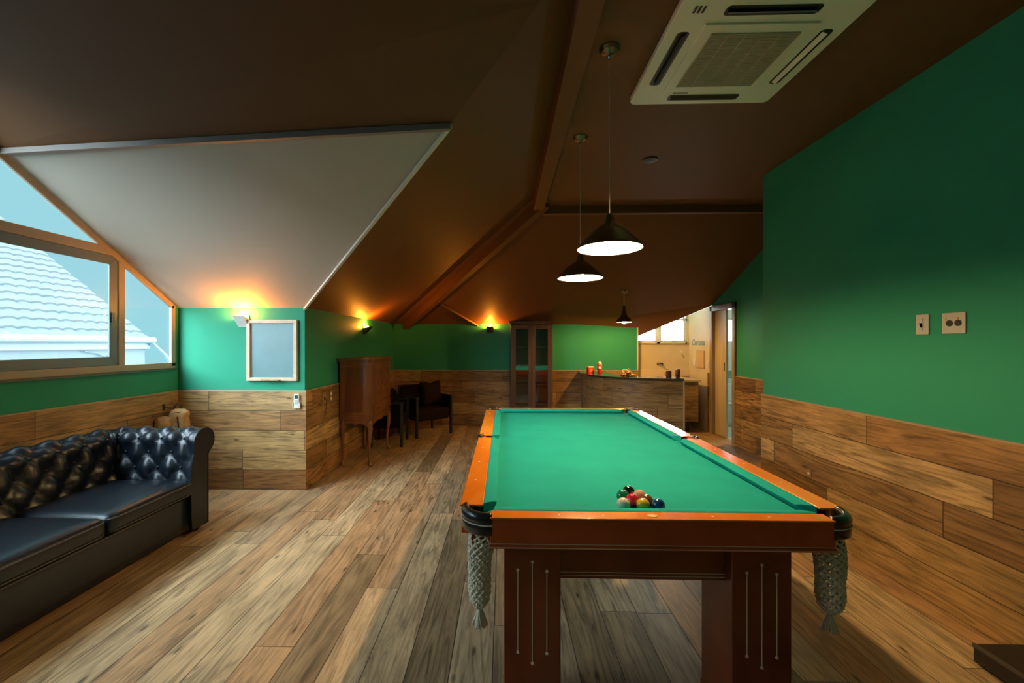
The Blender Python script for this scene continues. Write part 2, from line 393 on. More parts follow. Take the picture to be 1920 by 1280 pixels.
# left wall with the gable window opening
bm = B()
box(bm, -3.38, -3.26, -2.4, 4.335, 0, 1.205)
prism(bm, [(4.14, 1.205), (4.335, 1.205), (4.335, 1.75), (4.18, 1.80), (4.14, 1.82)], 'x', -3.285, -3.2605)
box(bm, -3.38, -3.26, -2.4, -.3, 1.205, 3.2)
prism(bm, [(-.3, 1.80), (1.86, 3.12), (1.9, 3.3), (-.3, 3.3)], 'x', -3.38, -3.26)
prism(bm, [(1.9, 3.175), (4.3, 1.74), (4.6, 1.74), (4.6, 2.2), (1.9, 3.6)], 'x', -3.30, -3.28)
struct('wall_left', bm, M_green)
bm = B(); box(bm, -3.262, -1.975, AY, 4.30, 0, 1.98); struct('wall_alcove', bm, M_green)
bm = B(); box(bm, -2.075, -1.9752, AY+.05, 7.7, 0, 1.98); struct('wall_return', bm, M_green)
bm = B(); box(bm, -2.05, 2.345, 7.6, 7.70, 0, 2.0); struct('wall_back', bm, M_green)
bm = B(); box(bm, 2.4, 2.5, -2.4, 4.02, 0, 3.1); box(bm, 2.42, 3.5, 3.94, 4.02, 0, 3.1); struct('wall_right', bm, M_green)
bm = B()
box(bm, 3.36, 3.44, 4.0, 6.30, 0, 3.1); box(bm, 3.36, 3.44, 6.96, 7.05, 0, 3.1); box(bm, 3.36, 3.44, 6.29, 6.97, 2.0, 3.1)
struct('wall_right_rear', bm, M_green)
bm = B()
box(bm, 3.352, 3.44, 7.05, 7.95, 0, 3.1)
box(bm, 2.345, 2.372, 7.598, 7.83, 0, 2.8)
box(bm, 2.30, 3.44, 7.83, 7.93, 0, 1.45); box(bm, 2.30, 3.44, 7.83, 7.93, 2.45, 2.8); box(bm, 2.30, 2.37, 7.83, 7.93, 1.45, 2.5); box(bm, 3.33, 3.44, 7.83, 7.93, 1.45, 2.5)
struct('wall_kitchen', bm, M_cream)
bm = B()
face(bm, [(1.25, 7.6, 1.79), (2.40, 7.86, 1.567), (3.42, 6.92, 2.095), (3.42, 6.92, 2.8), (2.40, 7.86, 2.8), (1.25, 7.6, 2.8)])
face(bm, [(1.2, 6.8, 2.75), (3.5, 6.8, 2.75), (3.5, 8.0, 2.75), (1.2, 8.0, 2.75)])
struct('ceiling', bm, M_cream)
bm = B(); box(bm, -3.5, 2.6, -2.5, -2.4, 0, 3.3); struct('wall_front', bm, M_green)
# bathroom beyond the door
bm = B()
box(bm, 3.44, 5.2, 8.2, 8.3, 0, 1.47); box(bm, 3.44, 4.05, 8.2, 8.3, 1.47, 2.7); box(bm, 4.75, 5.2, 8.2, 8.3, 1.47, 2.7); box(bm, 3.44, 5.2, 8.2, 8.3, 1.93, 2.7)
box(bm, 5.1, 5.2, 5.0, 8.3, 0, 2.7); box(bm, 3.44, 5.2, 5.0, 5.1, 0, 2.7); box(bm, 3.44, 5.2, 5.0, 8.3, 2.6, 2.7); box(bm, 3.44, 3.46, 7.0, 8.3, 0, 2.7)
struct('wall_bathroom', bm, M_white)
bm = B(); box(bm, 3.40, 5.1, 5.1, 8.2, .001, .012); struct('floor', bm, mat('white_tile_floor', (.62, .66, .60), .25))
bm = B(); box(bm, 3.46, 5.1, 8.188, 8.2, .80, .94)
M_mos = mat('green_mosaic', (.12, .30, .22), .25)
nt = M_mos.node_tree; br = nt.nodes.new('ShaderNodeTexBrick'); br.inputs['Scale'].default_value = 40; br.inputs['Color1'].default_value = (.10, .28, .20, 1); br.inputs['Color2'].default_value = (.2, .42, .32, 1); br.inputs['Mortar'].default_value = (.5, .55, .5, 1)
tcx = nt.nodes.new('ShaderNodeTexCoord'); mpx = nt.nodes.new('ShaderNodeMapping'); mpx.inputs['Rotation'].default_value = (pi/2, 0, 0); nt.links.new(tcx.outputs['Object'], mpx.inputs[0]); nt.links.new(mpx.outputs[0], br.inputs['Vector']); nt.links.new(br.outputs[0], nt.nodes['Principled BSDF'].inputs['Base Color'])
struct('trim_7', bm, M_mos)

# wainscots with a thin cap
def wains(name, boxes, caps):
    bm = B()
    for b_ in boxes: box(bm, *b_, 0, WH-.004)
    o = struct(name, bm, M_wains); uvmap(o, uvf('wall'))
    if caps:
        bm = B()
        for b_ in caps: box(bm, *b_, WH-.004, WH+.006)
        struct(name+'_cap' if False else 'trim_20', bm, M_capw)
M_capw = wood('cap_wood', (.36, .25, .15), (.50, .38, .25), scale=(4, 4, 30))
wains('trim_8', [(-3.26, -3.242, -2.4, AY)], [(-3.26, -3.240, -2.4, AY)])
wains('trim_9', [(-3.242, -1.955, AY-.018, AY)], [(-3.242, -1.953, AY-.02, AY)])
wains('trim_10', [(-1.975, -1.957, AY, 7.6)], [(-1.975, -1.955, AY, 7.6)])
wains('trim_11', [(-1.957, 2.36, 7.582, 7.6)], [(-1.957, 2.36, 7.580, 7.6)])
wains('trim_12', [(2.382, 2.4, -2.4, 4.02)], [(2.380, 2.4, -2.4, 4.02)])
wains('trim_13', [(3.342, 3.36, 4.02, 6.27)], [(3.340, 3.36, 4.02, 6.27)])
wains('trim_14', [(3.342, 3.36, 7.02, 7.10)], [(3.340, 3.36, 7.02, 7.10)])

# ------------------------------------------------------------------ windows
def quadbar(bm, a, b, w, x0, x1):
    """bar in the (y,z) plane between a and b, w wide on the inner side (to the left of a->b), between x0 and x1"""
    a, b = Vector(a), Vector(b); t = (b-a).normalized(); nrm = Vector((-t.y, t.x))*w
    prism(bm, [tuple(a), tuple(b), tuple(b+nrm), tuple(a+nrm)], 'x', x0, x1)
def ring(bm, pts, w, x0, x1):
    """frame round a convex polygon (y,z), counter-clockwise, mitred, w wide"""
    n = len(pts); P = [Vector(p) for p in pts]; I = []
    for i in range(n):
        a, b, c = P[i-1], P[i], P[(i+1) % n]
        t1 = (b-a).normalized(); t2 = (c-b).normalized(); n1 = Vector((-t1.y, t1.x)); n2 = Vector((-t2.y, t2.x))
        m = (n1+n2).normalized(); I.append(b+m*w/max(m.dot(n1), .2))
    for i in range(n):
        j = (i+1) % n
        prism(bm, [tuple(P[i]), tuple(P[j]), tuple(I[j]), tuple(I[i])], 'x', x0, x1)
    return [tuple(v) for v in I]
slope = (2.70-1.80)/(AY-2.676)
def diag(y): return 1.795+(AY-y)*slope
win = empty('window_1', (-3.3, 1.9, 1.205)); win['kind'] = 'structure'
bm = B()
yA = 1.92
quadbar(bm, (4.135, diag(4.135)), (yA, diag(yA)), .048, -3.272, -3.245)
quadbar(bm, (yA, diag(yA)), (-.3, diag(yA)-(yA+.3)*slope), .048, -3.272, -3.245)
box(bm, -3.272, -3.245, -.3, 4.135, 1.205, 1.262)
box(bm, -3.272, -3.245, 4.085, 4.135, 1.22, diag(4.135))
box(bm, -3.272, -3.245, -.3, -.25, 1.22, diag(4.135))
box(bm, -3.272, -3.25, .30, 3.56, 2.175, 2.245)          # transom
box(bm, -3.272, -3.25, 3.515, 3.58, 1.25, 2.19)           # mullions
box(bm, -3.272, -3.25, .27, .335, 1.25, 2.19)
obj('window_frame', bm, M_frame, win, world=True, bevel=.006)
bm = B()
for y0, y1, xo in ((1.90, 3.515, -3.271), (.335, 1.98, -3.29)):
    ring(bm, [(y0, 1.262), (y1, 1.262), (y1, 2.175), (y0, 2.175)], .075, xo, xo+.014)
obj('sash', bm, M_frame2, win, world=True, bevel=.004)
bm = B(); box(bm, -3.26, -3.245, 3.455, 3.475, 1.62, 1.70); obj('sash_latch', bm, M_black, win, world=True)
bm = B(); face(bm, [(-3.274, -.28, 1.23), (-3.274, 4.11, 1.23), (-3.274, 4.11, diag(4.12)), (-3.274, yA, diag(yA)), (-3.274, -.28, diag(4.12))])
obj('pane', bm, M_glass, win, world=True)
bm = B(); box(bm, -3.40, -3.235, -.3, 4.14, 1.19, 1.206); obj('window_sill', bm, mat('dark_sill', (.10, .09, .07), .4), win, world=True)

win = empty('window_2', (2.85, 7.85, 1.45)); win['kind'] = 'structure'
bm = B()
for b_ in ((2.37, 3.33, 1.45, 1.485), (2.37, 3.33, 2.41, 2.45), (2.37, 2.40, 1.45, 2.45), (3.295, 3.33, 1.45, 2.45), (2.782, 2.84, 1.45, 2.45), (2.37, 3.33, 1.865, 1.905)):
    box(bm, b_[0], b_[1], 7.84, 7.89, b_[2], b_[3])
ring_pts = ((2.84, 3.295), (2.40, 2.782))
for a, b_ in ring_pts:
    box(bm, a, a+.022, 7.845, 7.885, 1.485, 1.865); box(bm, b_-.022, b_, 7.845, 7.885, 1.485, 1.865)
    box(bm, a, b_, 7.845, 7.885, 1.485, 1.507)
obj('window_frame', bm, mat('white_window_frame', (.7, .7, .62), .35), win, world=True, bevel=.003)
bm = B(); face(bm, [(2.38, 7.865, 1.46), (3.32, 7.865, 1.46), (3.32, 7.865, 2.44), (2.38, 7.865, 2.44)]); obj('pane', bm, M_glass, win, world=True)
bm = B(); box(bm, 2.372, 3.352, 7.815, 7.84, 1.435, 1.45); obj('window_sill', bm, mat('stone_sill', (.12, .11, .10), .3), win, world=True)
bm = B(); box(bm, 3.04, 3.10, 7.825, 7.84, 1.487, 1.50); obj('window_handle', bm, M_plate, win, world=True)
win = empty('window_3', (4.4, 8.22, 1.47)); win['kind'] = 'structure'
bm = B()
for b_ in ((4.05, 4.75, 1.47, 1.50), (4.05, 4.75, 1.90, 1.93), (4.05, 4.08, 1.47, 1.93), (4.72, 4.75, 1.47, 1.93), (4.38, 4.42, 1.47, 1.93)): box(bm, b_[0], b_[1], 8.22, 8.26, b_[2], b_[3])
obj('window_frame', bm, mat('white_frame', (.7, .7, .65), .35), win, world=True)
bm = B(); face(bm, [(4.05, 8.24, 1.47), (4.75, 8.24, 1.47), (4.75, 8.24, 1.93), (4.05, 8.24, 1.93)]); obj('pane', bm, M_glass, win, world=True)

# ------------------------------------------------------------------ sliding door
dr = empty('door_1', (3.40, 6.62, 0)); dr['kind'] = 'structure'
M_door = wood('pale_door_wood', (.46, .36, .22), (.58, .47, .30), scale=(10, 10, 1.2))
M_dframe = wood('weathered_frame_wood', (.20, .14, .085), (.34, .25, .155), scale=(9, 9, 1.4), bump=.2)
bm = B()
for (y0, y1, z0, z1) in ((6.255, 6.335, 0, 2.05), (6.93, 7.01, 0, 2.05), (6.255, 7.01, 1.965, 2.05)): box(bm, 3.33, 3.46, y0, y1, z0, z1)
obj('door_frame', bm, M_dframe, dr, world=True, bevel=.005)
bm = B(); box(bm, 3.385, 3.42, 6.60, 6.935, .01, 1.965); obj('door_leaf', bm, M_door, dr, world=True, bevel=.003)
bm = B(); box(bm, 3.380, 3.387, 6.635, 6.655, 1.03, 1.16); obj('door_pull', bm, M_black, dr, world=True)
# unseen fill lamp, added to brighten the bathroom
def lamp_point(name, loc, r, col, power):
    bm = B(); ball(bm, (0, 0, 0), r, 2)
    return emis(name, col, power/(4*pi*r*r*pi)), bm
t = empty('added_fill_lamp', (4.1, 6.9, 2.52), 0, 'unseen round fill lamp added to brighten the bathroom', 'lamp')
bm = B(); lathe(bm, [(.13, .08), (.13, .05), (.10, .02), (.04, 0)], n=24)
obj('diffuser', bm, emis('fill_lamp_glow', (.85, 1, .85), 70), t)
bm = B(); lathe(bm, [(.14, .06), (.14, .08)], n=24); obj('rim', bm, M_plate, t)
# toilet
t = empty('toilet', (4.02, 7.62, .012), 0, 'white ceramic toilet seen through the half open door', 'toilet')
M_cer = mat('white_ceramic', (.75, .78, .72), .12, coat=.5)
bm = B()
def ov(bm, secs, n=28, M=None):
    rings = []
    for cx, cy, rx, ry, z in secs: rings.append([bm.verts.new((cx+rx*cos(2*pi*i/n), cy+ry*sin(2*pi*i/n), z)) for i in range(n)])
    for k in range(len(rings)-1):
        for i in range(n): bm.faces.new((rings[k][i], rings[k][(i+1) % n], rings[k+1][(i+1) % n], rings[k+1][i]))
    bm.faces.new(rings[0][::-1]); bm.faces.new(rings[-1])
ov(bm, [(0, 0, .12, .19, 0), (0, 0, .10, .17, .10), (0, 0, .12, .19, .22), (0, -.03, .175, .23, .34), (0, -.03, .18, .24, .385)])
obj('bowl', bm, M_cer, t, smooth=True)
bm = B(); ov(bm, [(0, -.03, .185, .245, .387), (0, -.03, .19, .25, .40), (0, -.03, .185, .245, .415)]); obj('seat_lid', bm, M_cer, t, smooth=True)
bm = B(); box(bm, -.18, .18, .20, .38, .34, .72); obj('cistern', bm, M_cer, t, bevel=.025)
bm = B(); lathe(bm, [(.018, .72), (.018, .73)], c=(0, .29, 0), n=16); obj('flush_button', bm, M_plate, t)
bm = B(); box(bm, -.05, .05, .03, .22, 0, .34); obj('pedestal', bm, M_cer, t, bevel=.02)

# ------------------------------------------------------------------ pool table
TX0, TX1, TY0, TY1, TZ = -.17, 1.285, 1.525, 4.17, .82
TC = (TX0+TX1)/2; CLZ = .785
tb = empty('pool_table', (TC, (TY0+TY1)/2, 0), 0, 'large pool table with green baize, cherry rails and dark mahogany legs', 'pool table')
RW = .09; CW = .052; gx = .12   # rail width, cushion width, corner gap
midY = 2.875
bm = B(); box(bm, TX0+RW-.02, TX1-RW+.02, TY0+.07, TY1-.07, .735, CLZ); o = obj('playing_cloth', bm, M_cloth, tb, world=True)
# rails: end rails between corner pockets, side rails in halves
rails = [(TX0+gx, TX1-gx, TY0, TY0+.068), (TX0+gx, TX1-gx, TY1-.068, TY1)]
for x0, x1 in ((TX0, TX0+RW), (TX1-RW, TX1)):
    rails += [(x0, x1, TY0+gx+.003, midY-.035), (x0, x1, midY+.035, TY1-gx-.003)]
for r_ in rails:
    bm = B(); box(bm, *r_, .812, TZ); obj('rail', bm, M_rail, tb, world=True, bevel=.0035, seg=3)
def cushion(x0, x1, y0, y1, side):
    """side: direction of the nose: 'N' +y, 'S' -y, 'E' +x, 'W' -x"""
    prof = [(0, TZ-.001), (.012, TZ+.002), (CW*.8, TZ-.003), (CW, TZ-.009), (CW-.004, TZ-.020), (CW*.72, CLZ+.001), (0, CLZ+.001)]
    bm = B(); c = .045
    if side in 'NS':
        base, sg = (y0, 1) if side == 'N' else (y1, -1); a, b_ = x0, x1
        P = lambda s, d, z: (s, base+sg*d, z)
    else:
        base, sg = (x0, 1) if side == 'E' else (x1, -1); a, b_ = y0, y1
        P = lambda s, d, z: (base+sg*d, s, z)
    sec = []
    for k in range(9):
        f = k/8; row = []
        for d, z in prof:
            w_ = c*(d/CW)**1.4
            # rounded end: tip sections pull in
            s = a+w_+(b_-a-2*w_)*f
            row.append(bm.verts.new(P(s, d, z)))
        sec.append(row)
    for k in range(8):
        for i in range(len(prof)):
            j = (i+1) % len(prof); bm.faces.new((sec[k][i], sec[k][j], sec[k+1][j], sec[k+1][i]))
    bm.faces.new(sec[0]); bm.faces.new(sec[-1][::-1])
    obj('cushion', bm, M_cloth, tb, world=True, bevel=.003)
i0 = .015
cushion(TX0+gx+i0, TX1-gx-i0, TY0+.068, 0, 'N'); cushion(TX0+gx+i0, TX1-gx-i0, 0, TY1-.068, 'S')
for y0, y1 in ((TY0+gx+i0, midY-.03), (midY+.03, TY1-gx-i0)):
    cushion(TX0+RW, 0, y0, y1, 'E'); cushion(0, TX1-RW, y0, y1, 'W')
# aprons
ap = [('x', TX0+gx, TX1-gx, TY0+.003, TY0+.055), ('x', TX0+gx, TX1-gx, TY1-.055, TY1-.003)]
for a in ap:
    bm = B(); box(bm, a[1], a[2], a[3], a[4], .708, .8125); box(bm, a[1]-.002, a[2]+.002, a[3]-(.004 if a[3] < 2 else -.0), a[4]+(.004 if a[3] > 2 else 0), .708, .722)
    q = obj('apron', bm, M_apron, tb, world=True, bevel=.003)
    if a[3] < 2:
        for z in (.7255, .7135):
            bm = B(); y = a[3]-.0005 if z > .722 else a[3]-.0048
            box(bm, a[1]+.001, a[2]-.001, y-.0012, y+.002, z-.0011, z+.0011); obj('inlay_line', bm, M_inlay, tb, world=True)
for x0, x1 in ((TX0+.005, TX0+.05), (TX1-.05, TX1-.005)):
    bm = B(); box(bm, x0, x1, TY0+gx+.004, TY1-gx-.004, .708, .8125); obj('apron', bm, M_apron, tb, world=True, bevel=.003)
bm = B(); box(bm, TX0+.05, TX1-.05, TY0+.055, TY1-.055, .70, .735); obj('slate_bed', bm, M_mahog, tb, world=True)
# legs
def leg(x0, x1, y0, y1, inl):
    bm = B(); box(bm, x0, x1, y0, y1, 0, .70)
    box(bm, x0-.004, x1+.004, y0-.004, y1+.004, 0, .05)
    lg = obj('leg', bm, M_mahog, tb, world=True, bevel=.004)
    if inl:
        cxm = (x0+x1)/2; yf = y0-.0012
        for dx, z0, z1 in ((-.053, .315, .615), (0, .275, .645), (.053, .312, .612)):
            bm = B(); box(bm, cxm+dx-.0016, cxm+dx+.0016, yf, y0+.002, z0, z1)
            for z in (z0, z1):
                lathe(bm, [(.0055, -.0014), (.0055, .0014)], n=14, M=Matrix.Translation((cxm+dx, yf, z)) @ Matrix.Rotation(pi/2, 4, 'X'))
            q = obj('leg_inlay', bm, M_inlay, lg, world=False)
            q.data.transform(Matrix.Translation(-Vector(tb.location)))
leg(0.0, .207, 1.562, 1.80, True); leg(.822, 1.035, 1.562, 1.80, True)
leg(0.0, .207, 3.86, 4.10, False); leg(.822, 1.035, 3.86, 4.10, False)
bm = B(); box(bm, .207, .822, 1.60, 1.64, .565, .705)
obj('crossbar', bm, M_mahog, tb, world=True, bevel=.003)
bm = B(); box(bm, .207, .822, 4.02, 4.06, .565, .705)
obj('crossbar', bm, M_mahog, tb, world=True, bevel=.003)
for z in (.590, .578):
    bm = B(); box(bm, .207, .822, 1.5985, 1.602, z-.0011, z+.0011); obj('inlay_line', bm, M_inlay, tb, world=True)
for x in (.06, .94):
    bm = B(); box(bm, x, x+.03, 1.80, 3.86, .52, .66); obj('side_stretcher', bm, M_mahog, tb, world=True, bevel=.003)
# oval plaque and sight dots
bm = B(); lathe(bm, [(.019, 0), (.019, .0016)], n=24, M=Matrix.Translation((.537, TY0+.030, TZ-.0006)) @ Matrix.Diagonal((1, .62, 1, 1)))
obj('oval_plaque', bm, mat('yellow_brass_plaque', (.85, .58, .16), .3, metal=.3), tb, world=True)
for x, ys in ((TX0+.04, (1.95, 2.25, 2.55, 3.2, 3.5, 3.8)), (TX1-.04, (1.95, 2.25, 2.55, 3.2, 3.5, 3.8))):
    for y in ys:
        bm = B(); lathe(bm, [(.0045, 0), (.0045, .0008)], n=12, c=(x, y, TZ)); obj('sight_dot', bm, M_inlay, tb, world=True)
for x in (.2, .36, .75, .95):
    bm = B(); lathe(bm, [(.004, 0), (.004, .0008)], n=12, c=(x, TY0+.03, TZ)); obj('sight_dot', bm, M_inlay, tb, world=True)
# pockets
def arc_pts(cx, cy, r, a0, a1, n, z): return [(cx+r*cos(a0+(a1-a0)*i/n), cy+r*sin(a0+(a1-a0)*i/n), z) for i in range(n+1)]
def pocket(cx, cy, a0, a1, r=.105, net=True, nx=0, ny=0, nr=1.0):
    bm = B(); n = 22
    prof = [(r-.022, .822), (r-.016, .829), (r-.006, .829), (r+.003, .822), (r+.008, .808), (r+.005, .792), (r+.004, .789), (r+.006, .785), (r+.006, .755), (r+.001, .748), (r-.010, .748), (r-.018, .76)]
    # the prof list is closed
    rings = []
    for i in range(n+1):
        a = a0+(a1-a0)*i/n; rings.append([bm.verts.new((cx+q*cos(a), cy+q*sin(a), z)) for q, z in prof])
    for i in range(n):
        for k in range(len(prof)):
            j = (k+1) % len(prof); bm.faces.new((rings[i][k], rings[i][j], rings[i+1][j], rings[i+1][k]))
    bm.faces.new(rings[0]); bm.faces.new(rings[-1][::-1])
    pk = obj('pocket', bm, M_leather2, tb, world=True, smooth=True)
    bm = B(); tube(bm, arc_pts(cx, cy, r+.006, a0, a1, n, .7875), .0022, 6)
    q = obj('pocket_stitching', bm, M_rope, pk); q.data.transform(Matrix.Translation(-Vector(tb.location)))
    bm = B(); pts = arc_pts(cx, cy, r-.020, a0, a1, n, .8205); tube(bm, pts, .0025, 6)
    q = obj('pocket_edge', bm, M_gold, pk); q.data.transform(Matrix.Translation(-Vector(tb.location)))
    if net:
        prof = [(.765, .072, 0), (.74, .058, .35), (.70, .047, .8), (.64, .041, 1), (.57, .037, 1), (.51, .038, 1), (.475, .032, 1), (.455, .018, 1), (.445, .008, 1)]
        def at(z):
            for k in range(len(prof)-1):
                if prof[k][0] >= z >= prof[k+1][0]:
                    f = (prof[k][0]-z)/(prof[k][0]-prof[k+1][0]); a, b_ = prof[k], prof[k+1]
                    return a[1]+(b_[1]-a[1])*f, a[2]+(b_[2]-a[2])*f
            return prof[-1][1], 1
        bm = B(); K = 11
        for sg in (1, -1):
            for k in range(K):
                pts = []; N_ = 60
                for i in range(N_+1):
                    z = .765-.32*i/N_; rr, f = at(z)
                    a = 2*pi*k/K+sg*i*.115
                    wob = 1+.05*sin(i*1.1+k)
                    pts.append((cx+(nx-cx)*f+rr*nr*wob*cos(a), cy+(ny-cy)*f+rr*nr*wob*sin(a), z))
                tube(bm, pts, .0043, 5)
        # knots at crossings
        for i in range(3, 58, 3):
            z = .765-.32*i/60; rr, f = at(z)
            for k in range(K):
                a = 2*pi*k/K+i*.115
                ball(bm, (cx+(nx-cx)*f+rr*nr*1.03*cos(a), cy+(ny-cy)*f+rr*nr*1.03*sin(a), z), .0066, 1)
        nt_ = obj('pocket_net', bm, M_rope, tb, world=True, smooth=True)
        bm = B(); lathe(bm, [(.009, .0), (.013, -.006), (.009, -.012)], c=(nx, ny, .452), n=12)
        rnd = random.Random(int(cx*100))
        for k in range(60):
            a = rnd.random()*2*pi; q = rnd.random()**.5; L = .058+rnd.random()*.012
            pts = [(nx+cos(a)*q*.006, ny+sin(a)*q*.006, .445), (nx+cos(a)*q*.014, ny+sin(a)*q*.014, .445-L*.4), (nx+cos(a+.3)*q*.030, ny+sin(a+.3)*q*.030, .445-L)]
            tube(bm, pts, [.0026, .0036, .0028], 5)
        q = obj('tassel', bm, M_rope, nt_, smooth=True); q.data.transform(Matrix.Translation(-Vector(tb.location)))
M_leather2 = mat('pocket_leather', (.012, .013, .015), .28, coat=.4, coatr=.2)
M_gold = mat('worn_brass_edge', (.60, .42, .20), .35, metal=.6)
off = .012
pocket(TX0+gx+.0, TY0+gx-.005, pi*.97, pi*1.52, .107, True, -.092, 1.612)
pocket(TX1-gx-.0, TY0+gx-.005, -pi*.52, pi*.03, .107, True, 1.207, 1.612, 1.12)
pocket(TX0+gx, TY1-gx, pi*.48, pi*1.03, .107, True, TX0+.08, TY1-.085)
pocket(TX1-gx, TY1-gx, -pi*.03, pi*.52, .107, True, TX1-.08, TY1-.085)
pocket(TX0+.045, midY, pi*.62, pi*1.38, .052, False); pocket(TX1-.045, midY, -pi*.38, pi*.38, .052, False)

# ------------------------------------------------------------------ balls
BR = .026
bs = [('black', (.012, .010, .010), .531, 1.831), ('pink', (.85, .42, .30), .561, 1.781), ('green', (.01, .22, .12), .492, 1.779), ('red', (.62, .02, .05), .516, 1.732),
      ('brown', (.20, .085, .02), .573, 1.727), ('white', (.85, .80, .68), .468, 1.687), ('yellow', (.85, .55, .03), .544, 1.683), ('blue', (.01, .07, .26), .602, 1.682)]
P_ = [[b_[2], b_[3]] for b_ in bs]
for it in range(60):
    for i in range(8):
        for j in range(i):
            dx = P_[i][0]-P_[j][0]; dy = P_[i][1]-P_[j][1]; d = math.hypot(dx, dy)
            if d < 2*BR+.0006:
                k = (2*BR+.0006-d)/2/d; P_[i][0] += dx*k; P_[i][1] += dy*k; P_[j][0] -= dx*k; P_[j][1] -= dy*k
        P_[i][1] = max(P_[i][1], TY0+.068+CW+BR+.001)
lab = {'black': 'glossy black ball at the far point of the cluster on the baize', 'pink': 'salmon pink ball in the cluster just right of the black ball',
       'green': 'dark green ball at the left edge of the cluster on the table', 'red': 'crimson red ball in the middle of the cluster on the table',
       'brown': 'brown ball behind the yellow one in the cluster on the table', 'white': 'cream white cue ball at the front left of the ball cluster',
       'yellow': 'yellow ball in front, between the white and blue balls', 'blue': 'blue ball at the right end of the cluster on the table'}
for (nm, c, _, _), (x, y) in zip(bs, P_):
    bm = B(); ball(bm, (0, 0, BR), BR, 4)
    o = obj('billiard_ball', bm, mat(nm+'_ball_resin', c, .06, coat=1, coatr=.03, spec=.6), smooth=True); o.location = (x, y, CLZ+.0003)
    tag(o, lab[nm], 'ball', 'balls clustered on the pool table')

# ------------------------------------------------------------------ pendants over the table
PEND = (1.0, .66, .30)
def pendant(name, x, y, ztop, zrim, R, h, power, label, group, bulb_r=.032, neck=.03, canopy=.055, tilt=None, narrow=False, bulb_dz=.035, col=PEND):
    t = empty(name, (x, y, zrim), 0, label, 'pendant lamp', group)
    bm = B()
    if narrow: out = [(R, 0), (R*.97, .03), (R*.80, .055), (R*.48, .09), (R*.30, .14), (R*.18, h-.03), (R*.14, h)]
    else: out = [(R, 0), (R, .005), (R*.94, .02), (R*.78, .05), (R*.55, .088), (R*.30, .118), (R*.17, .130), (R*.15, .15), (.02, h-.015), (.012, h)]
    lathe(bm, out, n=48, caps=False)
    sh = obj('lamp_shade', bm, M_metal, t, smooth=True)
    bm = B(); lathe(bm, [(max(r-.004, .004), z+.0005-(.003 if k else 0)) for k, (r, z) in enumerate(out[:-2])], n=48, caps=False)
    obj('shade_lining', bm, M_shadein, t, smooth=True)
    bm = B(); tube(bm, [(0, 0, h-.005), (0, 0, ztop-zrim)], .0028, 8); obj('cord', bm, mat('pale_cord', (.45, .38, .30), .6), t)
    bm = B()
    z = ztop-zrim
    Mx = Matrix.Translation((0, 0, z)) @ (Matrix.Rotation(tilt, 4, 'X') if tilt else Matrix())
    lathe(bm, [(.012, -.036), (.018, -.030), (canopy*.75, -.018), (canopy, -.004), (canopy, .0)], n=28, M=Mx)
    obj('ceiling_canopy', bm, M_metal, t, smooth=False)
    bm = B(); lathe(bm, [(.005, -.050), (.008, -.044), (.008, -.034)], n=12, c=(0, 0, z)); obj('cord_grip', bm, mat('nickel', (.7, .68, .62), .2, metal=1), t)
    bm = B(); lathe(bm, [(.018, .06), (.018, .10)], n=16, c=(0, 0, bulb_dz-.035)); obj('bulb_holder', bm, M_plate, t)
    bm = B(); ball(bm, (0, 0, bulb_dz), bulb_r, 3)
    obj('bulb', bm, emis(name+'_bulb_glow', col, power/(4*pi*bulb_r**2*pi)), t, smooth=True)
    return t
PW = 63
pendant('pendant_lamp', .558, 2.27, 3.0, 1.943, .170, .185, PW, 'lit wide metal pendant lamp, nearer and larger of two over the pool table', 'pendant lamps over the pool table')
pendant('pendant_lamp', .576, 3.24, 3.0, 1.937, .170, .185, PW, 'lit wide metal pendant lamp, farther and smaller of two over the pool table', 'pendant lamps over the pool table')
pendant('pendant_lamp', 1.837, 6.58, 2.246, 1.775, .112, .26, 85, 'small dark trumpet-shaped pendant lamp with glowing rim hanging over the bar', None, bulb_r=.028, narrow=True, canopy=.05, tilt=-math.atan(.447), bulb_dz=.004, col=(1, .52, .12))

# ------------------------------------------------------------------ sconces
def sconce(x, y, z, rz, label, plate, shade, power):
    t = empty('wall_sconce', (x, y, z), rz, label, 'wall lamp', 'wedge shaped wall lamps')
    bm = B(); box(bm, -.055, .055, -.012, 0, -.075, .045); obj('back_plate', bm, plate, t, bevel=.003)
    bm = B(); w = .052
    # tilted front plate with triangular cheeks, open at the top
    def slab(pts, th):
        p = [Vector(q) for q in pts]; nrm = (p[1]-p[0]).cross(p[2]-p[0]).normalized()*th
        A = [bm.verts.new(q) for q in p]; D = [bm.verts.new(q+nrm) for q in p]; n = len(p)
        bm.faces.new(A[::-1]); bm.faces.new(D)
        for i in range(n): bm.faces.new((A[i], A[(i+1) % n], D[(i+1) % n], D[i]))
    slab([(-w, -.012, -.066), (w, -.012, -.066), (w, -.105, .035), (-w, -.105, .035)], .004)
    slab([(-w, -.012, -.066), (-w, -.105, .035), (-w, -.012, .010)], .003)
    slab([(w-.003, -.012, -.066), (w-.003, -.105, .035), (w-.003, -.012, .010)], .003)
    obj('lamp_shade', bm, shade, t)
    bm = B(); ball(bm, (0, -.045, .022), .020, 3); obj('bulb', bm, emis('sconce_glow', (1, .31, .028), power/(4*pi*.0004*pi)), t, smooth=True)
M_sw = mat('white_enamel', (.75, .74, .70), .35); M_sd = mat('dark_sconce_metal', (.035, .035, .03), .35)
SP = 40
sconce(-2.585, AY, 1.685, 0, 'lit wedge wall lamp with white plate above the alcove, left of the chalkboard', M_sw, M_sw, SP)
sconce(-1.975, 5.98, 1.655, pi/2, 'lit dark wedge wall lamp on the side wall above the carved cherry cabinet', M_sd, M_sd, SP)
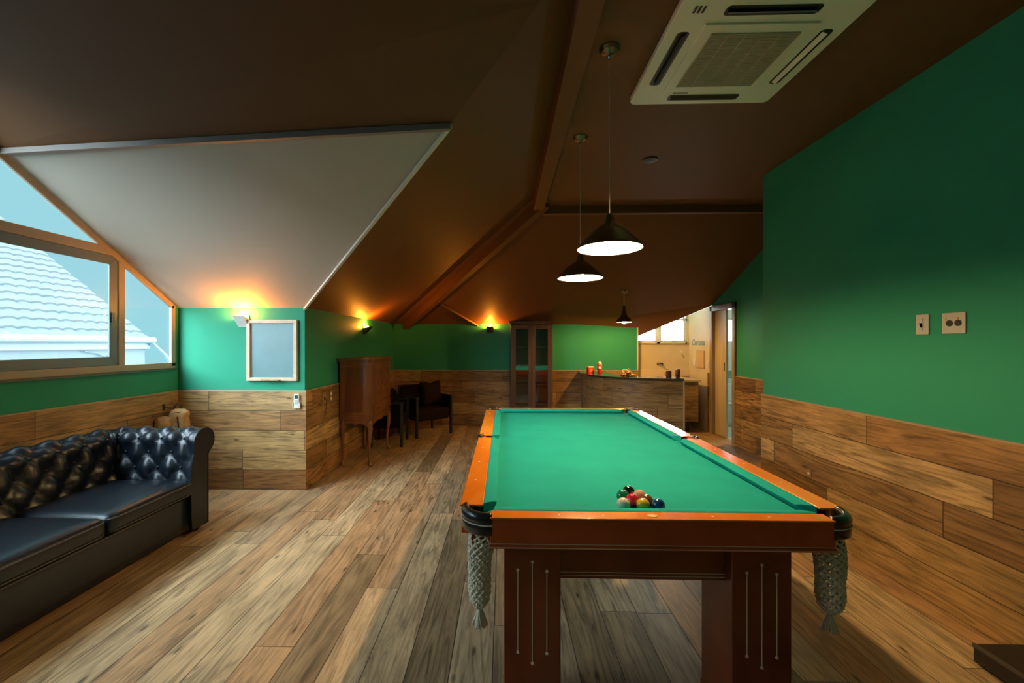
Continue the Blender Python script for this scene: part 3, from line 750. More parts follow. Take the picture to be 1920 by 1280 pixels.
sconce(-.247, 7.6, 1.715, 0, 'lit dark wedge wall lamp on the back wall, left of the tall display cabinet', M_sd, M_sd, SP)

# ------------------------------------------------------------------ ceiling cassette, speaker
t = empty('air_conditioner', (1.225, 2.32, 3.0), 0, 'large white square ceiling air conditioner above the pool table', 'air conditioner')
X0, X1, Y0, Y1 = -.43, .43, -.42, .42
def rr(x0, x1, y0, y1, r, n=6):
    P = []
    for cx, cy, a in ((x1-r, y1-r, 0), (x0+r, y1-r, pi/2), (x0+r, y0+r, pi), (x1-r, y0+r, 1.5*pi)):
        for i in range(n+1): P.append((cx+r*cos(a+pi/2*i/n), cy+r*sin(a+pi/2*i/n)))
    return P
bm = B(); prism(bm, rr(X0, X1, Y0, Y1, .035), 'z', -.038, 0)
fr = obj('housing', bm, M_acw, t, bevel=.008, seg=3)
bm = B(); box(bm, -.27, .27, -.27, .27, -.047, -.036); obj('access_panel', bm, M_acw, t, bevel=.004)
bm = B()
box(bm, -.215, .215, -.215, .215, -.050, -.045)
for k in range(44): y = -.21+.42*k/43; box(bm, -.213, .213, y-.0022, y+.0022, -.0525, -.0499)
for k in range(6): x = -.213+.426*k/5; box(bm, x-.002, x+.002, -.213, .213, -.0535, -.0500)
obj('intake_grille', bm, M_acg, t)
for k in range(4):
    Mx = Matrix.Rotation(k*pi/2, 4, 'Z')
    bm = B(); pts = rr(-.215, .215, -.375, -.315, .02)
    A = [bm.verts.new(Mx @ Vector((p[0], p[1], -.0392))) for p in pts]; bm.faces.new(A)
    D = [bm.verts.new(Mx @ Vector((p[0], p[1], -.037))) for p in pts]
    for i in range(len(pts)): bm.faces.new((A[i], A[(i+1) % len(pts)], D[(i+1) % len(pts)], D[i]))
    v_ = obj('air_outlet', bm, M_black, t)
    bm = B(); M2 = Mx @ Matrix.Translation((0, -.338, -.043)) @ Matrix.Rotation(radians(25), 4, 'X'); box(bm, -.20, .20, -.014, .014, -.0015, .0015, M2)
    obj('louvre', bm, M_acw if k == 1 else M_dark, v_)
bm = B(); box(bm, -.20, -.11, .292, .300, -.0405, -.038); obj('status_panel', bm, M_black, t)
bm = B()
for k in range(3): box(bm, -.36+.02*k, -.35+.02*k, -.375, -.335, -.0405, -.038)
obj('vent_slots', bm, M_black, t)
t = empty('ceiling_speaker', (1.235, 3.64, 3.0), 0, 'small round black speaker set in the brown ceiling', 'speaker')
bm = B(); lathe(bm, [(.055, -.012), (.060, -.008), (.064, 0)], n=32); obj('speaker_ring', bm, M_black, t)
bm = B(); lathe(bm, [(.02, -.016), (.052, -.012)], n=32); obj('speaker_grille', bm, M_dark, t)

# ------------------------------------------------------------------ switches and sockets
def plate_thing(name, loc, axis, w, h, label, parts, cat='switch', m=None):
    """plate on a wall; axis = inward normal as 'x-','x+','y-'"""
    rz = {'y-': 0, 'x-': -pi/2, 'x+': pi/2}[axis]
    t = empty(name, loc, rz, label, cat)
    bm = B(); box(bm, -w/2, w/2, -.009, 0, -h/2, h/2); obj('cover_plate', bm, m or M_plate, t, bevel=.003)
    for nm, kind, x, z, pw, ph, mm in parts:
        bm = B()
        if kind == 'box': box(bm, x-pw/2, x+pw/2, -.013, -.008, z-ph/2, z+ph/2)
        else: lathe(bm, [(pw/2, -.001), (pw/2, .003)], n=20, M=Matrix.Translation((x, -.010, z)) @ Matrix.Rotation(pi/2, 4, 'X'))
        obj(nm, bm, mm, t)
    return t
plate_thing('light_switch', (2.4, 2.505, 1.552), 'x-', .075, .115, 'narrow clear-edged switch plate on the right green wall, left of the double one', [('rocker', 'box', -.008, 0, .03, .075, M_plate), ('toggle', 'box', 0, -.004, .02, .025, M_sw)])
plate_thing('light_switch', (2.4, 2.335, 1.552), 'x-', .118, .112, 'wide switch plate with two black knobs on the right green wall', [('knob', 'cyl', -.018, 0, .034, 0, M_black), ('knob', 'cyl', .026, 0, .034, 0, M_black), ('indicator', 'box', .02, .025, .014, .014, M_brass), ('indicator', 'box', -.038, .022, .006, .010, M_brass)])
plate_thing('wall_socket', (2.382, 3.387, .435), 'x-', .045, .06, 'tiny socket plate low on the right wooden wainscot', [('socket_insert', 'cyl', 0, 0, .018, 0, M_sw)], 'socket', mat('wood_toned_plate', (.30, .18, .08), .4))
t = plate_thing('wall_socket', (-1.957, 4.586, .855), 'x+', .075, .115, 'brown socket plate with a dangling cable on the side wainscot', [('socket_insert', 'box', 0, -.005, .03, .03, M_black)], 'socket', mat('brown_plate', (.30, .20, .11), .4))
bm = B(); tube(bm, [(0, -.014, -.005), (.004, -.03, -.02), (.012, -.022, -.08), (.012, -.016, -.16), (0, -.014, -.20), (-.012, -.014, -.215)], .004, 6); obj('cable', bm, mat('brown_cable', (.10, .055, .03), .5), t)
plate_thing('wall_socket', (-1.957, 4.76, .855), 'x+', .055, .115, 'socket plate with two round pale outlets beside the dangling cable', [('outlet', 'cyl', 0, .026, .04, 0, M_sw), ('outlet', 'cyl', 0, -.026, .04, 0, M_sw)], 'socket', mat('brown_plate2', (.26, .17, .09), .4))
# remote control in its holder
t = empty('remote_control', (-2.04, AY-.018, .815), 0, 'white air conditioner remote in a wall holder under the chalkboard', 'remote control')
bm = B(); box(bm, -.027, .027, -.022, -.006, .0, .135); obj('remote_body', bm, M_sw, t, bevel=.006)
bm = B(); box(bm, -.018, .018, -.0235, -.0215, .09, .122); obj('screen', bm, mat('lcd', (.05, .07, .07), .2), t)
bm = B()
for i in range(3):
    for j in range(3): box(bm, -.016+.012*i, -.008+.012*i, -.0240, -.0215, .035+.016*j, .045+.016*j)
obj('buttons', bm, mat('grey_buttons', (.35, .42, .40), .4), t)
bm = B(); box(bm, -.035, .035, -.006, 0, -.002, .07); box(bm, -.035, -.029, -.026, 0, -.002, .05); box(bm, .029, .035, -.026, 0, -.002, .05); box(bm, -.035, .035, -.026, 0, -.006, 0)
obj('holder', bm, M_sw, t)

# ------------------------------------------------------------------ chalkboard
t = empty('chalkboard', (-2.291, AY, 1.077), 0, 'blank blue-grey chalkboard in a pale wooden frame on the teal alcove wall', 'chalkboard')
w2, h = .252, .604
bm = B(); fw = .034
for pts in ([(-w2, 0), (w2, 0), (w2-fw, fw), (-w2+fw, fw)], [(w2, 0), (w2, h), (w2-fw, h-fw), (w2-fw, fw)], [(w2, h), (-w2, h), (-w2+fw, h-fw), (w2-fw, h-fw)], [(-w2, h), (-w2, 0), (-w2+fw, fw), (-w2+fw, h-fw)]):
    prism(bm, pts, 'y', -.035, -.0005)
obj('frame', bm, wood('birch', (.60, .42, .28), (.72, .54, .38), scale=(14, 14, 14)), t, bevel=.002)
bm = B(); box(bm, -w2+.02, w2-.02, -.014, -.004, .02, h-.02); obj('writing_surface', bm, mat('slate_surface', (.13, .25, .27), .38, var=.08, vscale=5), t)
bm = B(); box(bm, -.09, .085, -.065, -.034, .004, .014); box(bm, -.09, .085, -.065, -.061, .010, .024); obj('ledge', bm, M_oak, t, bevel=.002)
o = empty('board_eraser', (-2.255, 4.185, 1.0915), 0, 'small brown eraser lying on the ledge of the chalkboard', 'eraser')
bm = B(); box(bm, -.035, .035, -.012, .012, .010, .024); obj('eraser_back', bm, mat('eraser_wood', (.16, .08, .05), .5), o, bevel=.003)
bm = B(); box(bm, -.034, .034, -.011, .011, 0, .010); obj('felt', bm, M_fab, o)

# ------------------------------------------------------------------ chesterfield sofa
sf = empty('sofa', (-2.78, 2.2, 0), 0, 'black leather button-tufted chesterfield sofa along the window wall', 'sofa')
XB, XF = -3.04, -2.34        # path of the back, front end of the arms
YA, YB = 3.26, .92           # arm paths (far, near)
rc = .13
path = []
def addp(x, y, dx, dy): path.append((Vector((x, y)), Vector((dx, dy)).normalized()))
# from the far arm front end round to the near arm front end; inward normal = left of travel direction
n1 = 26
for i in range(n1+1): addp(XF+(XB+rc-XF)*i/n1, YA, -1, 0)
for i in range(1, 10): a = pi/2+pi/2*i/10; addp(XB+rc+rc*cos(a), YA-rc+rc*sin(a), -sin(a), cos(a))
n2 = 96
for i in range(n2+1): addp(XB, YA-rc+(YB+rc-YA+rc)*i/n2, 0, -1)
for i in range(1, 10): a = pi+pi/2*i/10; addp(XB+rc+rc*cos(a), YB+rc+rc*sin(a), -sin(a), cos(a))
for i in range(n1+1): addp(XB+rc+(XF-XB-rc)*i/n1, YB, 1, 0)
# profile: (n inward, z), from seat level up over the roll and down the outside
prof = []
for i in range(17): f = i/16; prof.append((.15-.035*f**2, .36+.26*f))
for i in range(1, 27):
    a = radians(-15)+radians(250)*i/26
    prof.append((.005+.105*cos(a)*1.05, .690+.100*sin(a)))
prof += [(-.035, .58), (-.035, .45), (-.035, .30), (-.035, .045)]
L = 0; sl = [0]
for i in range(1, len(path)): L += (path[i][0]-path[i-1][0]).length; sl.append(L)
tl = [0]
for i in range(1, len(prof)): tl.append(tl[-1]+math.hypot(prof[i][0]-prof[i-1][0], prof[i][1]-prof[i-1][1]))
su, sv = .088, .112
bm = B(); G = []
def inward(t): return Vector((-t.y, t.x))  # left of travel
for i, (p, t) in enumerate(path):
    row = []; nn = inward(t); s = sl[i]
    for k, (nq, z) in enumerate(prof):
        a = prof[max(k-1, 0)]; b_ = prof[min(k+1, len(prof)-1)]
        tx, tz = b_[0]-a[0], b_[1]-a[1]; ln = math.hypot(tx, tz); ox, oz = tz/ln, -tx/ln
        tt = tl[k]; d = 0
        edge = min(1, s/.05, (L-s)/.05)
        if .03 < tt < .56:
            pp = s/su+(tt-.045)/sv; qq = s/su-(tt-.045)/sv
            hh = (abs(sin(pi*pp/2))*abs(sin(pi*qq/2)))**.55
            fade = min(1, (tt-.03)/.04, (.56-tt)/.06)
            d = (.044*hh-.030)*max(fade, 0)*max(edge, 0)
        n_ = nq+ox*d; zz = z+oz*d
        q = p+nn*n_
        row.append(bm.verts.new((q.x, q.y, zz)))
    G.append(row)
for i in range(len(path)-1):
    for k in range(len(prof)-1): bm.faces.new((G[i][k], G[i+1][k], G[i+1][k+1], G[i][k+1]))
shell = obj('tufted_back_and_arms', bm, M_leather, sf, world=True, smooth=True)
# buttons
bm = B(); j = 0
M_btn = M_leather
while True:
    tt = .045+j*sv
    if tt > .52: break
    i = j % 2
    while i*su < L:
        s = i*su
        k = max(q for q in range(len(tl)) if tl[q] <= tt); f = (tt-tl[k])/(tl[k+1]-tl[k])
        nq = prof[k][0]+(prof[k+1][0]-prof[k][0])*f; z = prof[k][1]+(prof[k+1][1]-prof[k][1])*f
        tx, tz = prof[k+1][0]-prof[k][0], prof[k+1][1]-prof[k][1]; ln = math.hypot(tx, tz)
        q = max(w_ for w_ in range(len(sl)) if sl[w_] <= s); p, t = path[q]; p = p+t*(s-sl[q])
        pos = p+inward(t)*(nq-tz/ln*.024)
        if .04 < s < L-.04 and j > 0: ball(bm, (pos.x, pos.y, z+tx/ln*.024), .011, 2)
        i += 2
    j += 1
obj('button', bm, M_btn, sf, world=True, smooth=True)['kind'] = 'stuff'
# arm front panels
for yc, sg in ((YA, -1), (YB, 1)):
    bm = B(); pts = [(yc+sg*n_, z) for n_, z in prof]
    pts += [(yc+sg*.14, .045)]
    prism(bm, pts, 'x', XF-.006, XF+.014)
    pn = obj('arm_front_panel', bm, M_leather, sf, world=True, bevel=.006)
    bm = B(); tube(bm, [(XF+.014, y, z) for y, z in pts], .004, 6, closed=True)
    q = obj('piping', bm, M_leather, pn, smooth=True); q.data.transform(Matrix.Translation(-Vector(sf.location)))
bm = B(); rbox(bm, XB-.02, XF-.005, YB+.10, YA-.10, .05, .31, .02, n=6); obj('base', bm, M_leather, sf, world=True, smooth=True)
ys = [YA-.135-(YA-YB-.27)*k/3 for k in range(4)]
for k in range(3):
    bm = B(); rbox(bm, XB+.08, XF+.035, ys[k+1]+.003, ys[k]-.003, .305, .435, .045, puff=.022, n=12)
    q_ = obj('seat_cushion', bm, M_leather, sf, world=True, smooth=True)
    for z in (.335, .408):
        bm = B(); xa, xb, ya, yb = XB+.10, XF+.036, ys[k+1]+.012, ys[k]-.012
        tube(bm, [(xb-.03, ya, z), (xb-.006, ya+.02, z), (xb, ya+.05, z), (xb, yb-.05, z), (xb-.006, yb-.02, z), (xb-.03, yb, z)], .0045, 6)
        p_ = obj('piping', bm, mat('worn_leather_piping', (.05, .045, .04), .4), q_, smooth=True); p_.data.transform(Matrix.Translation(-Vector(sf.location)))
for x in (XB+.06, XF-.06):
    for y in (YA-.02, YB+.02):
        bm = B(); lathe(bm, [(.028, 0), (.04, .02), (.04, .04), (.03, .06)], c=(x, y, 0), n=20); obj('bun_foot', bm, M_black, sf, world=True, smooth=True)
# ------------------------------------------------------------------ straw backpack in the corner
M_straw = mat('tan_canvas', (.50, .30, .13), .85, bump=.4, bscale=60, var=.2, vscale=30)
t = empty('backpack', (-3.13, 3.98, .55), radians(18), 'small tan ribbed backpack hanging in the corner behind the sofa', 'backpack')
bm = B(); rbox(bm, -.045, .12, -.065, .065, 0, .275, .060, n=10)
for v in bm.verts:
    v.co.x += .006*sin(v.co.z*60); v.co.y -= .010*abs(sin(v.co.x*48))
obj('bag_body', bm, M_straw, t, smooth=True)
bm = B(); rbox(bm, -.135, -.005, -.115, .02, .0, .215, .055, n=10)
for v in bm.verts: v.co.y -= .008*abs(sin(v.co.x*60))
obj('front_pocket', bm, M_straw, t, smooth=True)
bm = B(); tube(bm, [(-.03+.135*i/12, -.062+.03*abs(i/6-1)**2, .225+.02*sin(pi*i/12)) for i in range(13)], .005, 6); obj('zip', bm, M_dark, t)
bm = B(); tube(bm, [(-.03, .05, .25), (-.025, .055, .30), (0, .06, .315), (.025, .055, .30), (.03, .05, .25)], .006, 6); obj('hang_loop', bm, M_dark, t)
bm = B(); tube(bm, [(.05, -.070, .03), (.055, -.076, .13), (.045, -.070, .21)], .006, 6); obj('strap', bm, M_dark, t)
t = empty('coat_hook', (-3.242, 3.98, .84), pi/2, 'small dark wall hook above the tan backpack', 'hook')
bm = B(); box(bm, -.012, .012, -.006, 0, -.03, .03); obj('hook_plate', bm, M_dark, t)
bm = B(); tube(bm, [(0, -.004, 0), (0, -.05, -.01), (0, -.11, -.012), (0, -.12, .012)], .004, 6); obj('hook_arm', bm, M_dark, t)

# ------------------------------------------------------------------ carved cabinet on cabriole legs
cb = empty('antique_cabinet', (-1.755, 5.43, 0), 0, 'carved cherry wood cabinet on cabriole legs against the side wall', 'cabinet')
cx0, cx1, cy0, cy1 = -1.945, -1.565, 5.0, 5.86
ch = .05
outl = [(cx0, cy0), (cx1-ch, cy0), (cx1, cy0+ch), (cx1, cy1-ch), (cx1-ch, cy1), (cx0, cy1)]
def inset(pts, d):
    cxm = sum(p[0] for p in pts)/len(pts); cym = sum(p[1] for p in pts)/len(pts)
    return [(p[0]+(d if p[0] < cxm else -d), p[1]+(d if p[1] < cym else -d)) for p in pts]
bm = B(); prism(bm, outl, 'z', .565, 1.225); cbd = obj('body', bm, M_cherry, cb, world=True, bevel=.003)
bm = B()
prism(bm, inset(outl, -.008), 'z', 1.225, 1.238); prism(bm, inset(outl, -.022), 'z', 1.238, 1.252); prism(bm, inset(outl, -.030), 'z', 1.252, 1.272)
obj('top', bm, M_cherry, cb, world=True, bevel=.004)
bm = B(); prism(bm, inset(outl, -.012), 'z', .548, .566); prism(bm, inset(outl, .004), 'z', .500, .55); obj('plinth_rail', bm, M_cherry, cb, world=True, bevel=.004)
# side panel facing the room front: frame and recessed field
bm = B()
for a in ((cx0+.005, cx1-ch, .60, .635), (cx0+.005, cx1-ch, 1.165, 1.20), (cx0+.005, cx0+.06, .635, 1.165), (cx1-ch-.055, cx1-ch, .635, 1.165)): box(bm, a[0], a[1], cy0-.009, cy0, a[2], a[3])
obj('side_frame', bm, M_cherry, cb, world=True, bevel=.004)
bm = B(); box(bm, cx0+.06, cx1-ch-.055, cy0-.003, cy0, .635, 1.165); obj('side_panel', bm, M_cherryd, cb, world=True)
ym = (cy0+cy1)/2
for y0, y1 in ((cy0+ch+.01, ym-.003), (ym+.003, cy1-ch-.01)):
    bm = B(); box(bm, cx1, cx1+.012, y0, y1, .745, 1.205); d = obj('door', bm, M_cherry, cb, world=True, bevel=.004)
    bm = B()
    c_ = (y0+y1)/2
    pts = []
    for i in range(24):
        a = 2*pi*i/24; pts.append((cx1+.0125, c_+.10*cos(a)*(1+.12*cos(3*a)), .965+.17*sin(a)*(1+.08*cos(2*a))))
    tube(bm, pts, .006, 6, closed=True)
    for kz in (-.12, 0, .12): ball(bm, (cx1+.012, c_, .965+kz), .022, 2, (.35, 1, 1.2))
    q = obj('carving', bm, M_cherryd, d, smooth=True); q.data.transform(Matrix.Translation(-Vector(cb.location)))
    bm = B(); yk = y1-.02 if y0 < ym-.05 and y1 <= ym else y0+.02
    ball(bm, (cx1+.018, yk, .90), .008, 2); box(bm, cx1+.011, cx1+.014, yk-.006, yk+.006, .85, .93); q = obj('knob', bm, M_brass, d); q.data.transform(Matrix.Translation(-Vector(cb.location)))
bm = B(); box(bm, cx1, cx1+.012, cy0+ch+.01, cy1-ch-.01, .60, .725); d = obj('drawer', bm, M_cherry, cb, world=True, bevel=.004)
for yk in (cy0+.22, cy1-.22):
    bm = B(); tube(bm, [(cx1+.013, yk-.035, .665), (cx1+.025, yk-.03, .650), (cx1+.028, yk, .645), (cx1+.025, yk+.03, .650), (cx1+.013, yk+.035, .665)], .004, 6)
    q = obj('drawer_pull', bm, mat('aged_brass', (.16, .10, .05), .4, metal=.8), d); q.data.transform(Matrix.Translation(-Vector(cb.location)))
for x, y, dx, dy in ((cx0+.03, cy0+.03, -.0, -.7), (cx1-.035, cy0+.035, .8, -.8), (cx0+.03, cy1-.03, -.0, .7), (cx1-.035, cy1-.035, .8, .8)):
    bm = B()
    kn = [(.0, .55, .030), (.006, .50, .033), (.016, .44, .032), (.014, .37, .025), (.004, .28, .019), (-.006, .18, .0155), (-.006, .10, .0145), (.004, .05, .015), (.018, .025, .021), (.024, .010, .026), (.024, 0, .024)]
    tube(bm, [(x+dx*o_, y+dy*o_, z) for o_, z, r in kn], [r for _, _, r in kn], 12)
    for v in bm.verts: v.co.z = max(v.co.z, 0)
    obj('cabriole_leg', bm, M_cherry, cb, world=True, smooth=True)
# scalloped aprons
bm = B()
def scal(axis, a, b_, fix, th):
    N_ = 16; pts = [(a, .52), (b_, .52)]
    for i in range(N_+1):
        f = 1-i/N_; q = a+(b_-a)*f; z = .50-.045*(abs(2*f-1)**3)-.02*max(0, 1-abs(2*f-1)*5)
        pts.append((q, z))
    prism(bm, pts, axis, fix, fix+th)
scal('y', cx0+.03, cx1-.05, cy0+.006, .015); scal('x', cy0+.05, cy1-.05, cx1-.022, .015)
obj('apron', bm, M_cherry, cb, world=True)

# ------------------------------------------------------------------ armchairs
def armchair(x, y, rz, label, w=.66, d=.62):
    t = empty('armchair', (x, y, 0), rz, label, 'armchair', 'black armchairs in the dark corner')
    # local: front towards -y
    hw = w/2; hd = d/2; lt = .019
    for sx in (-1, 1):
        for sy in (-1, 1):
            bm = B(); box(bm, sx*(hw-lt)-lt, sx*(hw-lt)+lt, sy*(hd-lt)-lt, sy*(hd-lt)+lt, 0, .60 if sy < 0 else .78)
            obj('leg', bm, M_black, t, bevel=.003)
        bm = B(); box(bm, sx*(hw-.02)-.022, sx*(hw-.02)+.022, -hd-.01, hd, .60, .625); obj('armrest', bm, M_black, t, bevel=.005)
        bm = B(); box(bm, sx*(hw-.02)-.012, sx*(hw-.02)+.012, -hd+.03, hd-.03, .30, .60); obj('side_panel', bm, M_fab, t)
    bm = B(); rbox(bm, -hw+.035, hw-.035, -hd+.02, hd-.03, .25, .43, .04, puff=.015, n=8); obj('seat', bm, M_fab2, t, smooth=True)
    bm = B(); Mx = Matrix.Translation((0, hd-.06, .58)) @ Matrix.Rotation(radians(-8), 4, 'X'); rbox(bm, -hw+.035, hw-.035, -.05, .05, -.19, .20, .04, n=8, M=Mx); obj('backrest', bm, M_fab2, t, smooth=True)
    return t
def throw(x, y, z, rz, tilt, s, label, m, roll=0):
    t = empty('throw_pillow', (x, y, z), rz, label, 'pillow', 'dark pillows on the armchairs')
    bm = B(); Mx = Matrix.Translation((0, 0, s/2)) @ Matrix.Rotation(radians(90-tilt), 4, 'X') @ Matrix.Rotation(roll, 4, 'Z')
    pillow(bm, s, s, .13, M=Mx, pinch=.14, corner=.06); obj('pillow_cover', bm, m, t, smooth=True)
    bm = B(); pts = []
    for k in range(4):
        for i in range(8):
            u = -1+2*i/8; a = {0: (u, -1), 1: (1, u), 2: (-u, 1), 3: (-1, -u)}[k]
            kk = 1-.14*(1-abs(a[0]*a[1])**.5)+.06*abs(a[0]*a[1]); pts.append(Mx @ Vector((a[0]*s/2*kk, a[1]*s/2*kk, 0)))
    tube(bm, pts, .004, 5, closed=True); obj('pillow_seam', bm, m, t, smooth=True)
rzc = math.atan2(.44, .498)
AC1 = Vector((-1.085, 6.66)); bk = Vector((-.663, .75)); c1 = AC1+bk*.29
armchair(c1.x, c1.y, rzc, 'black armchair with thin straight legs, one dark pillow, right of its pair', .664, .60)
p_ = c1+bk*.05
throw(p_.x+.10+.025, p_.y+.07-.028, .447, rzc+.05, 14, .38, 'dark brown square pillow with pointed corners on the right armchair', M_fab2)
armchair(-1.66, 6.17, pi/2+.06, 'black armchair in the corner directly behind the carved cherry cabinet', .52, .46)
throw(-1.615, 6.19, .446, pi/2, 20, .34, 'black pillow on the armchair behind the carved cabinet', M_fab)

# ------------------------------------------------------------------ display cabinet
dc = empty('display_cabinet', (.467, 7.39, 0), 0, 'tall dark wood display cabinet with two narrow glass doors', 'cabinet')
dx0, dx1, dy0, dy1 = .112, .822, 7.215, 7.575
bm = B()
box(bm, dx0, dx0+.03, dy0, dy1, .06, 1.77); box(bm, dx1-.03, dx1, dy0, dy1, .06, 1.77); box(bm, dx0+.03, dx1-.03, dy0, dy1, 1.74, 1.77); box(bm, dx0+.03, dx1-.03, dy0, dy1, .06, .12); box(bm, dx0+.01, dx1-.01, dy0+.02, dy1, 0, .06)
obj('carcass', bm, M_dwood, dc, world=True, bevel=.003)
bm = B(); box(bm, dx0+.03, dx1-.03, dy1-.014, dy1-.002, .12, 1.74); obj('back_panel', bm, mat('back_panel_wood', (.16, .10, .06), .5), dc, world=True)
bm = B(); prism(bm, [(dx0-.008, 1.77), (dx1+.008, 1.77), (dx1+.03, 1.81), (dx1+.03, 1.83), (dx0-.03, 1.83), (dx0-.03, 1.81)], 'y', dy0-.045, dy1); obj('crown_moulding', bm, M_dwood, dc, world=True, bevel=.005)
for z in (.42, .75, 1.05, 1.38):
    bm = B(); box(bm, dx0+.03, dx1-.03, dy0+.03, dy1-.014, z, z+.018); obj('shelf', bm, M_dwood, dc, world=True)
xm = (dx0+dx1)/2
for x0, x1, kx in ((dx0+.004, xm-.002, xm-.03), (xm+.002, dx1-.004, xm+.03)):
    bm = B(); fw0 = .082 if x0 < xm-.1 else .058; fw1 = .058 if x0 < xm-.1 else .082
    box(bm, x0, x0+fw0, dy0-.022, dy0, .12, 1.765); box(bm, x1-fw1, x1, dy0-.022, dy0, .12, 1.765)
    box(bm, x0+fw0, x1-fw1, dy0-.022, dy0, .12, .22); box(bm, x0+fw0, x1-fw1, dy0-.022, dy0, 1.695, 1.765)
    d = obj('door', bm, M_dwood, dc, world=True, bevel=.004)
    bm = B(); face(bm, [(x0+fw0-.005, dy0-.012, .21), (x1-fw1+.005, dy0-.012, .21), (x1-fw1+.005, dy0-.012, 1.70), (x0+fw0-.005, dy0-.012, 1.70)])
    q = obj('glass_pane', bm, M_cglass, d); q.data.transform(Matrix.Translation(-Vector(dc.location)))
    bm = B(); ball(bm, (kx, dy0-.032, .99), .010, 2); q = obj('knob', bm, M_brass, d, smooth=True); q.data.transform(Matrix.Translation(-Vector(dc.location)))

# ------------------------------------------------------------------ bar
br_ = empty('bar_counter', (1.9, 6.4, 0), 0, 'curved bar counter clad in wooden boards with a thin dark top', 'bar')
ctrl = [(1.36, 7.578), (1.345, 7.30), (1.355, 7.05), (1.40, 6.78), (1.50, 6.52), (1.66, 6.30), (1.86, 6.15), (2.08, 6.06), (2.30, 6.02), (2.49, 6.00)]
def cr(P, n=8):
    out = []
    P = [Vector(p) for p in P]; Q = [P[0]*2-P[1]]+P+[P[-1]*2-P[-2]]
    for i in range(1, len(Q)-2):
        for k in range(n):
            t = k/n; a, b_, c, d = Q[i-1], Q[i], Q[i+1], Q[i+2]
            out.append(.5*((2*b_)+(c-a)*t+(2*a-5*b_+4*c-d)*t*t+(3*b_-a-3*c+d)*t**3))
    out.append(P[-1]); return out
fp = cr(ctrl)
def offset(P, d):
    o_ = []
    for i, p in enumerate(P):
        t = (P[min(i+1, len(P)-1)]-P[max(i-1, 0)]).normalized(); o_.append(p+Vector((-t.y, t.x))*d)
    return o_
BT = .935
inn = offset(fp, .12)
pts = fp+inn[::-1]
bm = B(); prism(bm, [tuple(p) for p in pts], 'z', 0, BT)
o = obj('bar_front', bm, M_bar, br_)
o.data.transform(Matrix.Translation(-Vector(br_.location)))
# uv along the arc
al = [0]
for i in range(1, len(fp)): al.append(al[-1]+(fp[i]-fp[i-1]).length)
uv = o.data.uv_layers.new(name='metres'); off_ = Vector(br_.location)
for p in o.data.polygons:
    for li in p.loop_indices:
        co = o.data.vertices[o.data.loops[li].vertex_index].co+off_
        k = min(range(len(fp)), key=lambda q: (fp[q]-Vector((co.x, co.y))).length)
        uv.data[li].uv = (al[k], co.z+.04)
outer = offset(fp, -.045); inner = offset(fp, .36)
inner = [Vector((min(p.x, 2.53), min(p.y, 7.578))) for p in inner]
outer[0].y = 7.578
bm = B()
A = [bm.verts.new((p.x, p.y, BT+z)) for z in (0, .028) for p in outer]; D = [bm.verts.new((p.x, p.y, BT+z)) for z in (0, .028) for p in inner]
n = len(outer)
for i in range(n-1):
    bm.faces.new((A[n+i], A[n+i+1], D[n+i+1], D[n+i])); bm.faces.new((A[i], D[i], D[i+1], A[i+1]))
    bm.faces.new((A[i], A[i+1], A[n+i+1], A[n+i])); bm.faces.new((D[i], D[n+i], D[n+i+1], D[i+1]))
bm.faces.new((A[0], A[n], D[n], D[0])); bm.faces.new((A[n-1], D[n-1], D[2*n-1], A[2*n-1]))
obj('bar_top', bm, mat('polished_dark_top', (.06, .055, .035), .16, coat=.6), br_, world=True)
bm = B(); box(bm, 2.49, 2.515, 5.995, 6.12, 0, BT); obj('end_post', bm, M_oak, br_, world=True, bevel=.003)
BTZ = BT+.028
# back counter unit
kc = empty('kitchen_counter', (2.8, 7.4, 0), 0, 'wood-clad kitchen counter unit behind the right end of the bar', 'counter')
bm = B(); box(bm, 2.42, 3.15, 7.0, 7.81, .18, .835); o = obj('cabinet_body', bm, M_bar, kc, world=True)
M_ = Vector(kc.location); uvmap(o, lambda c, n_: ((c+M_).y if abs(n_.x) > .5 else (c+M_).x, (c+M_).z))
bm = B(); box(bm, 2.46, 3.05, 7.12, 7.81, 0, .18); obj('toe_kick', bm, M_black, kc, world=True)
bm = B(); box(bm, 2.40, 3.18, 6.97, 7.81, .835, .862); obj('counter_top', bm, mat('cream_counter_top', (.55, .45, .28), .3), kc, world=True, bevel=.003)
bm = B(); box(bm, 2.38, 3.35, 7.80, 7.828, .862, .98); obj('splashback', bm, mat('cream_splash', (.72, .58, .36), .3), kc, world=True)
# tap and fittings on the kitchen wall
t = empty('wall_tap', (2.83, 7.83, 1.08), 0, 'small chrome tap on the cream kitchen wall', 'tap')
M_chr = mat('chrome', (.55, .52, .45), .15, metal=1)
bm = B(); lathe(bm, [(.028, 0), (.028, .012)], n=20, M=Matrix.Translation((-.03, -.0, 0)) @ Matrix.Rotation(pi/2, 4, 'X')); obj('flange', bm, M_chr, t)
bm = B(); tube(bm, [(-.03, -.01, 0), (-.03, -.06, 0), (.0, -.10, -.01), (.03, -.14, -.04)], .008, 8); obj('spout', bm, M_chr, t, smooth=True)
bm = B(); box(bm, -.01, .055, -.02, 0, -.022, .022); obj('valve_plate', bm, M_dark, t, bevel=.003)
t = empty('wall_outlet', (3.215, 7.83, 1.285), 0, 'round white outlet with short wire high on the cream kitchen wall', 'outlet')
bm = B(); lathe(bm, [(.03, 0), (.026, .018)], n=20, M=Matrix.Rotation(pi/2, 4, 'X')); obj('outlet_cover', bm, M_sw, t)
bm = B(); tube(bm, [(0, -.016, -.02), (.02, -.02, -.06), (.05, -.012, -.11)], .003, 6); obj('wire', bm, M_dark, t)
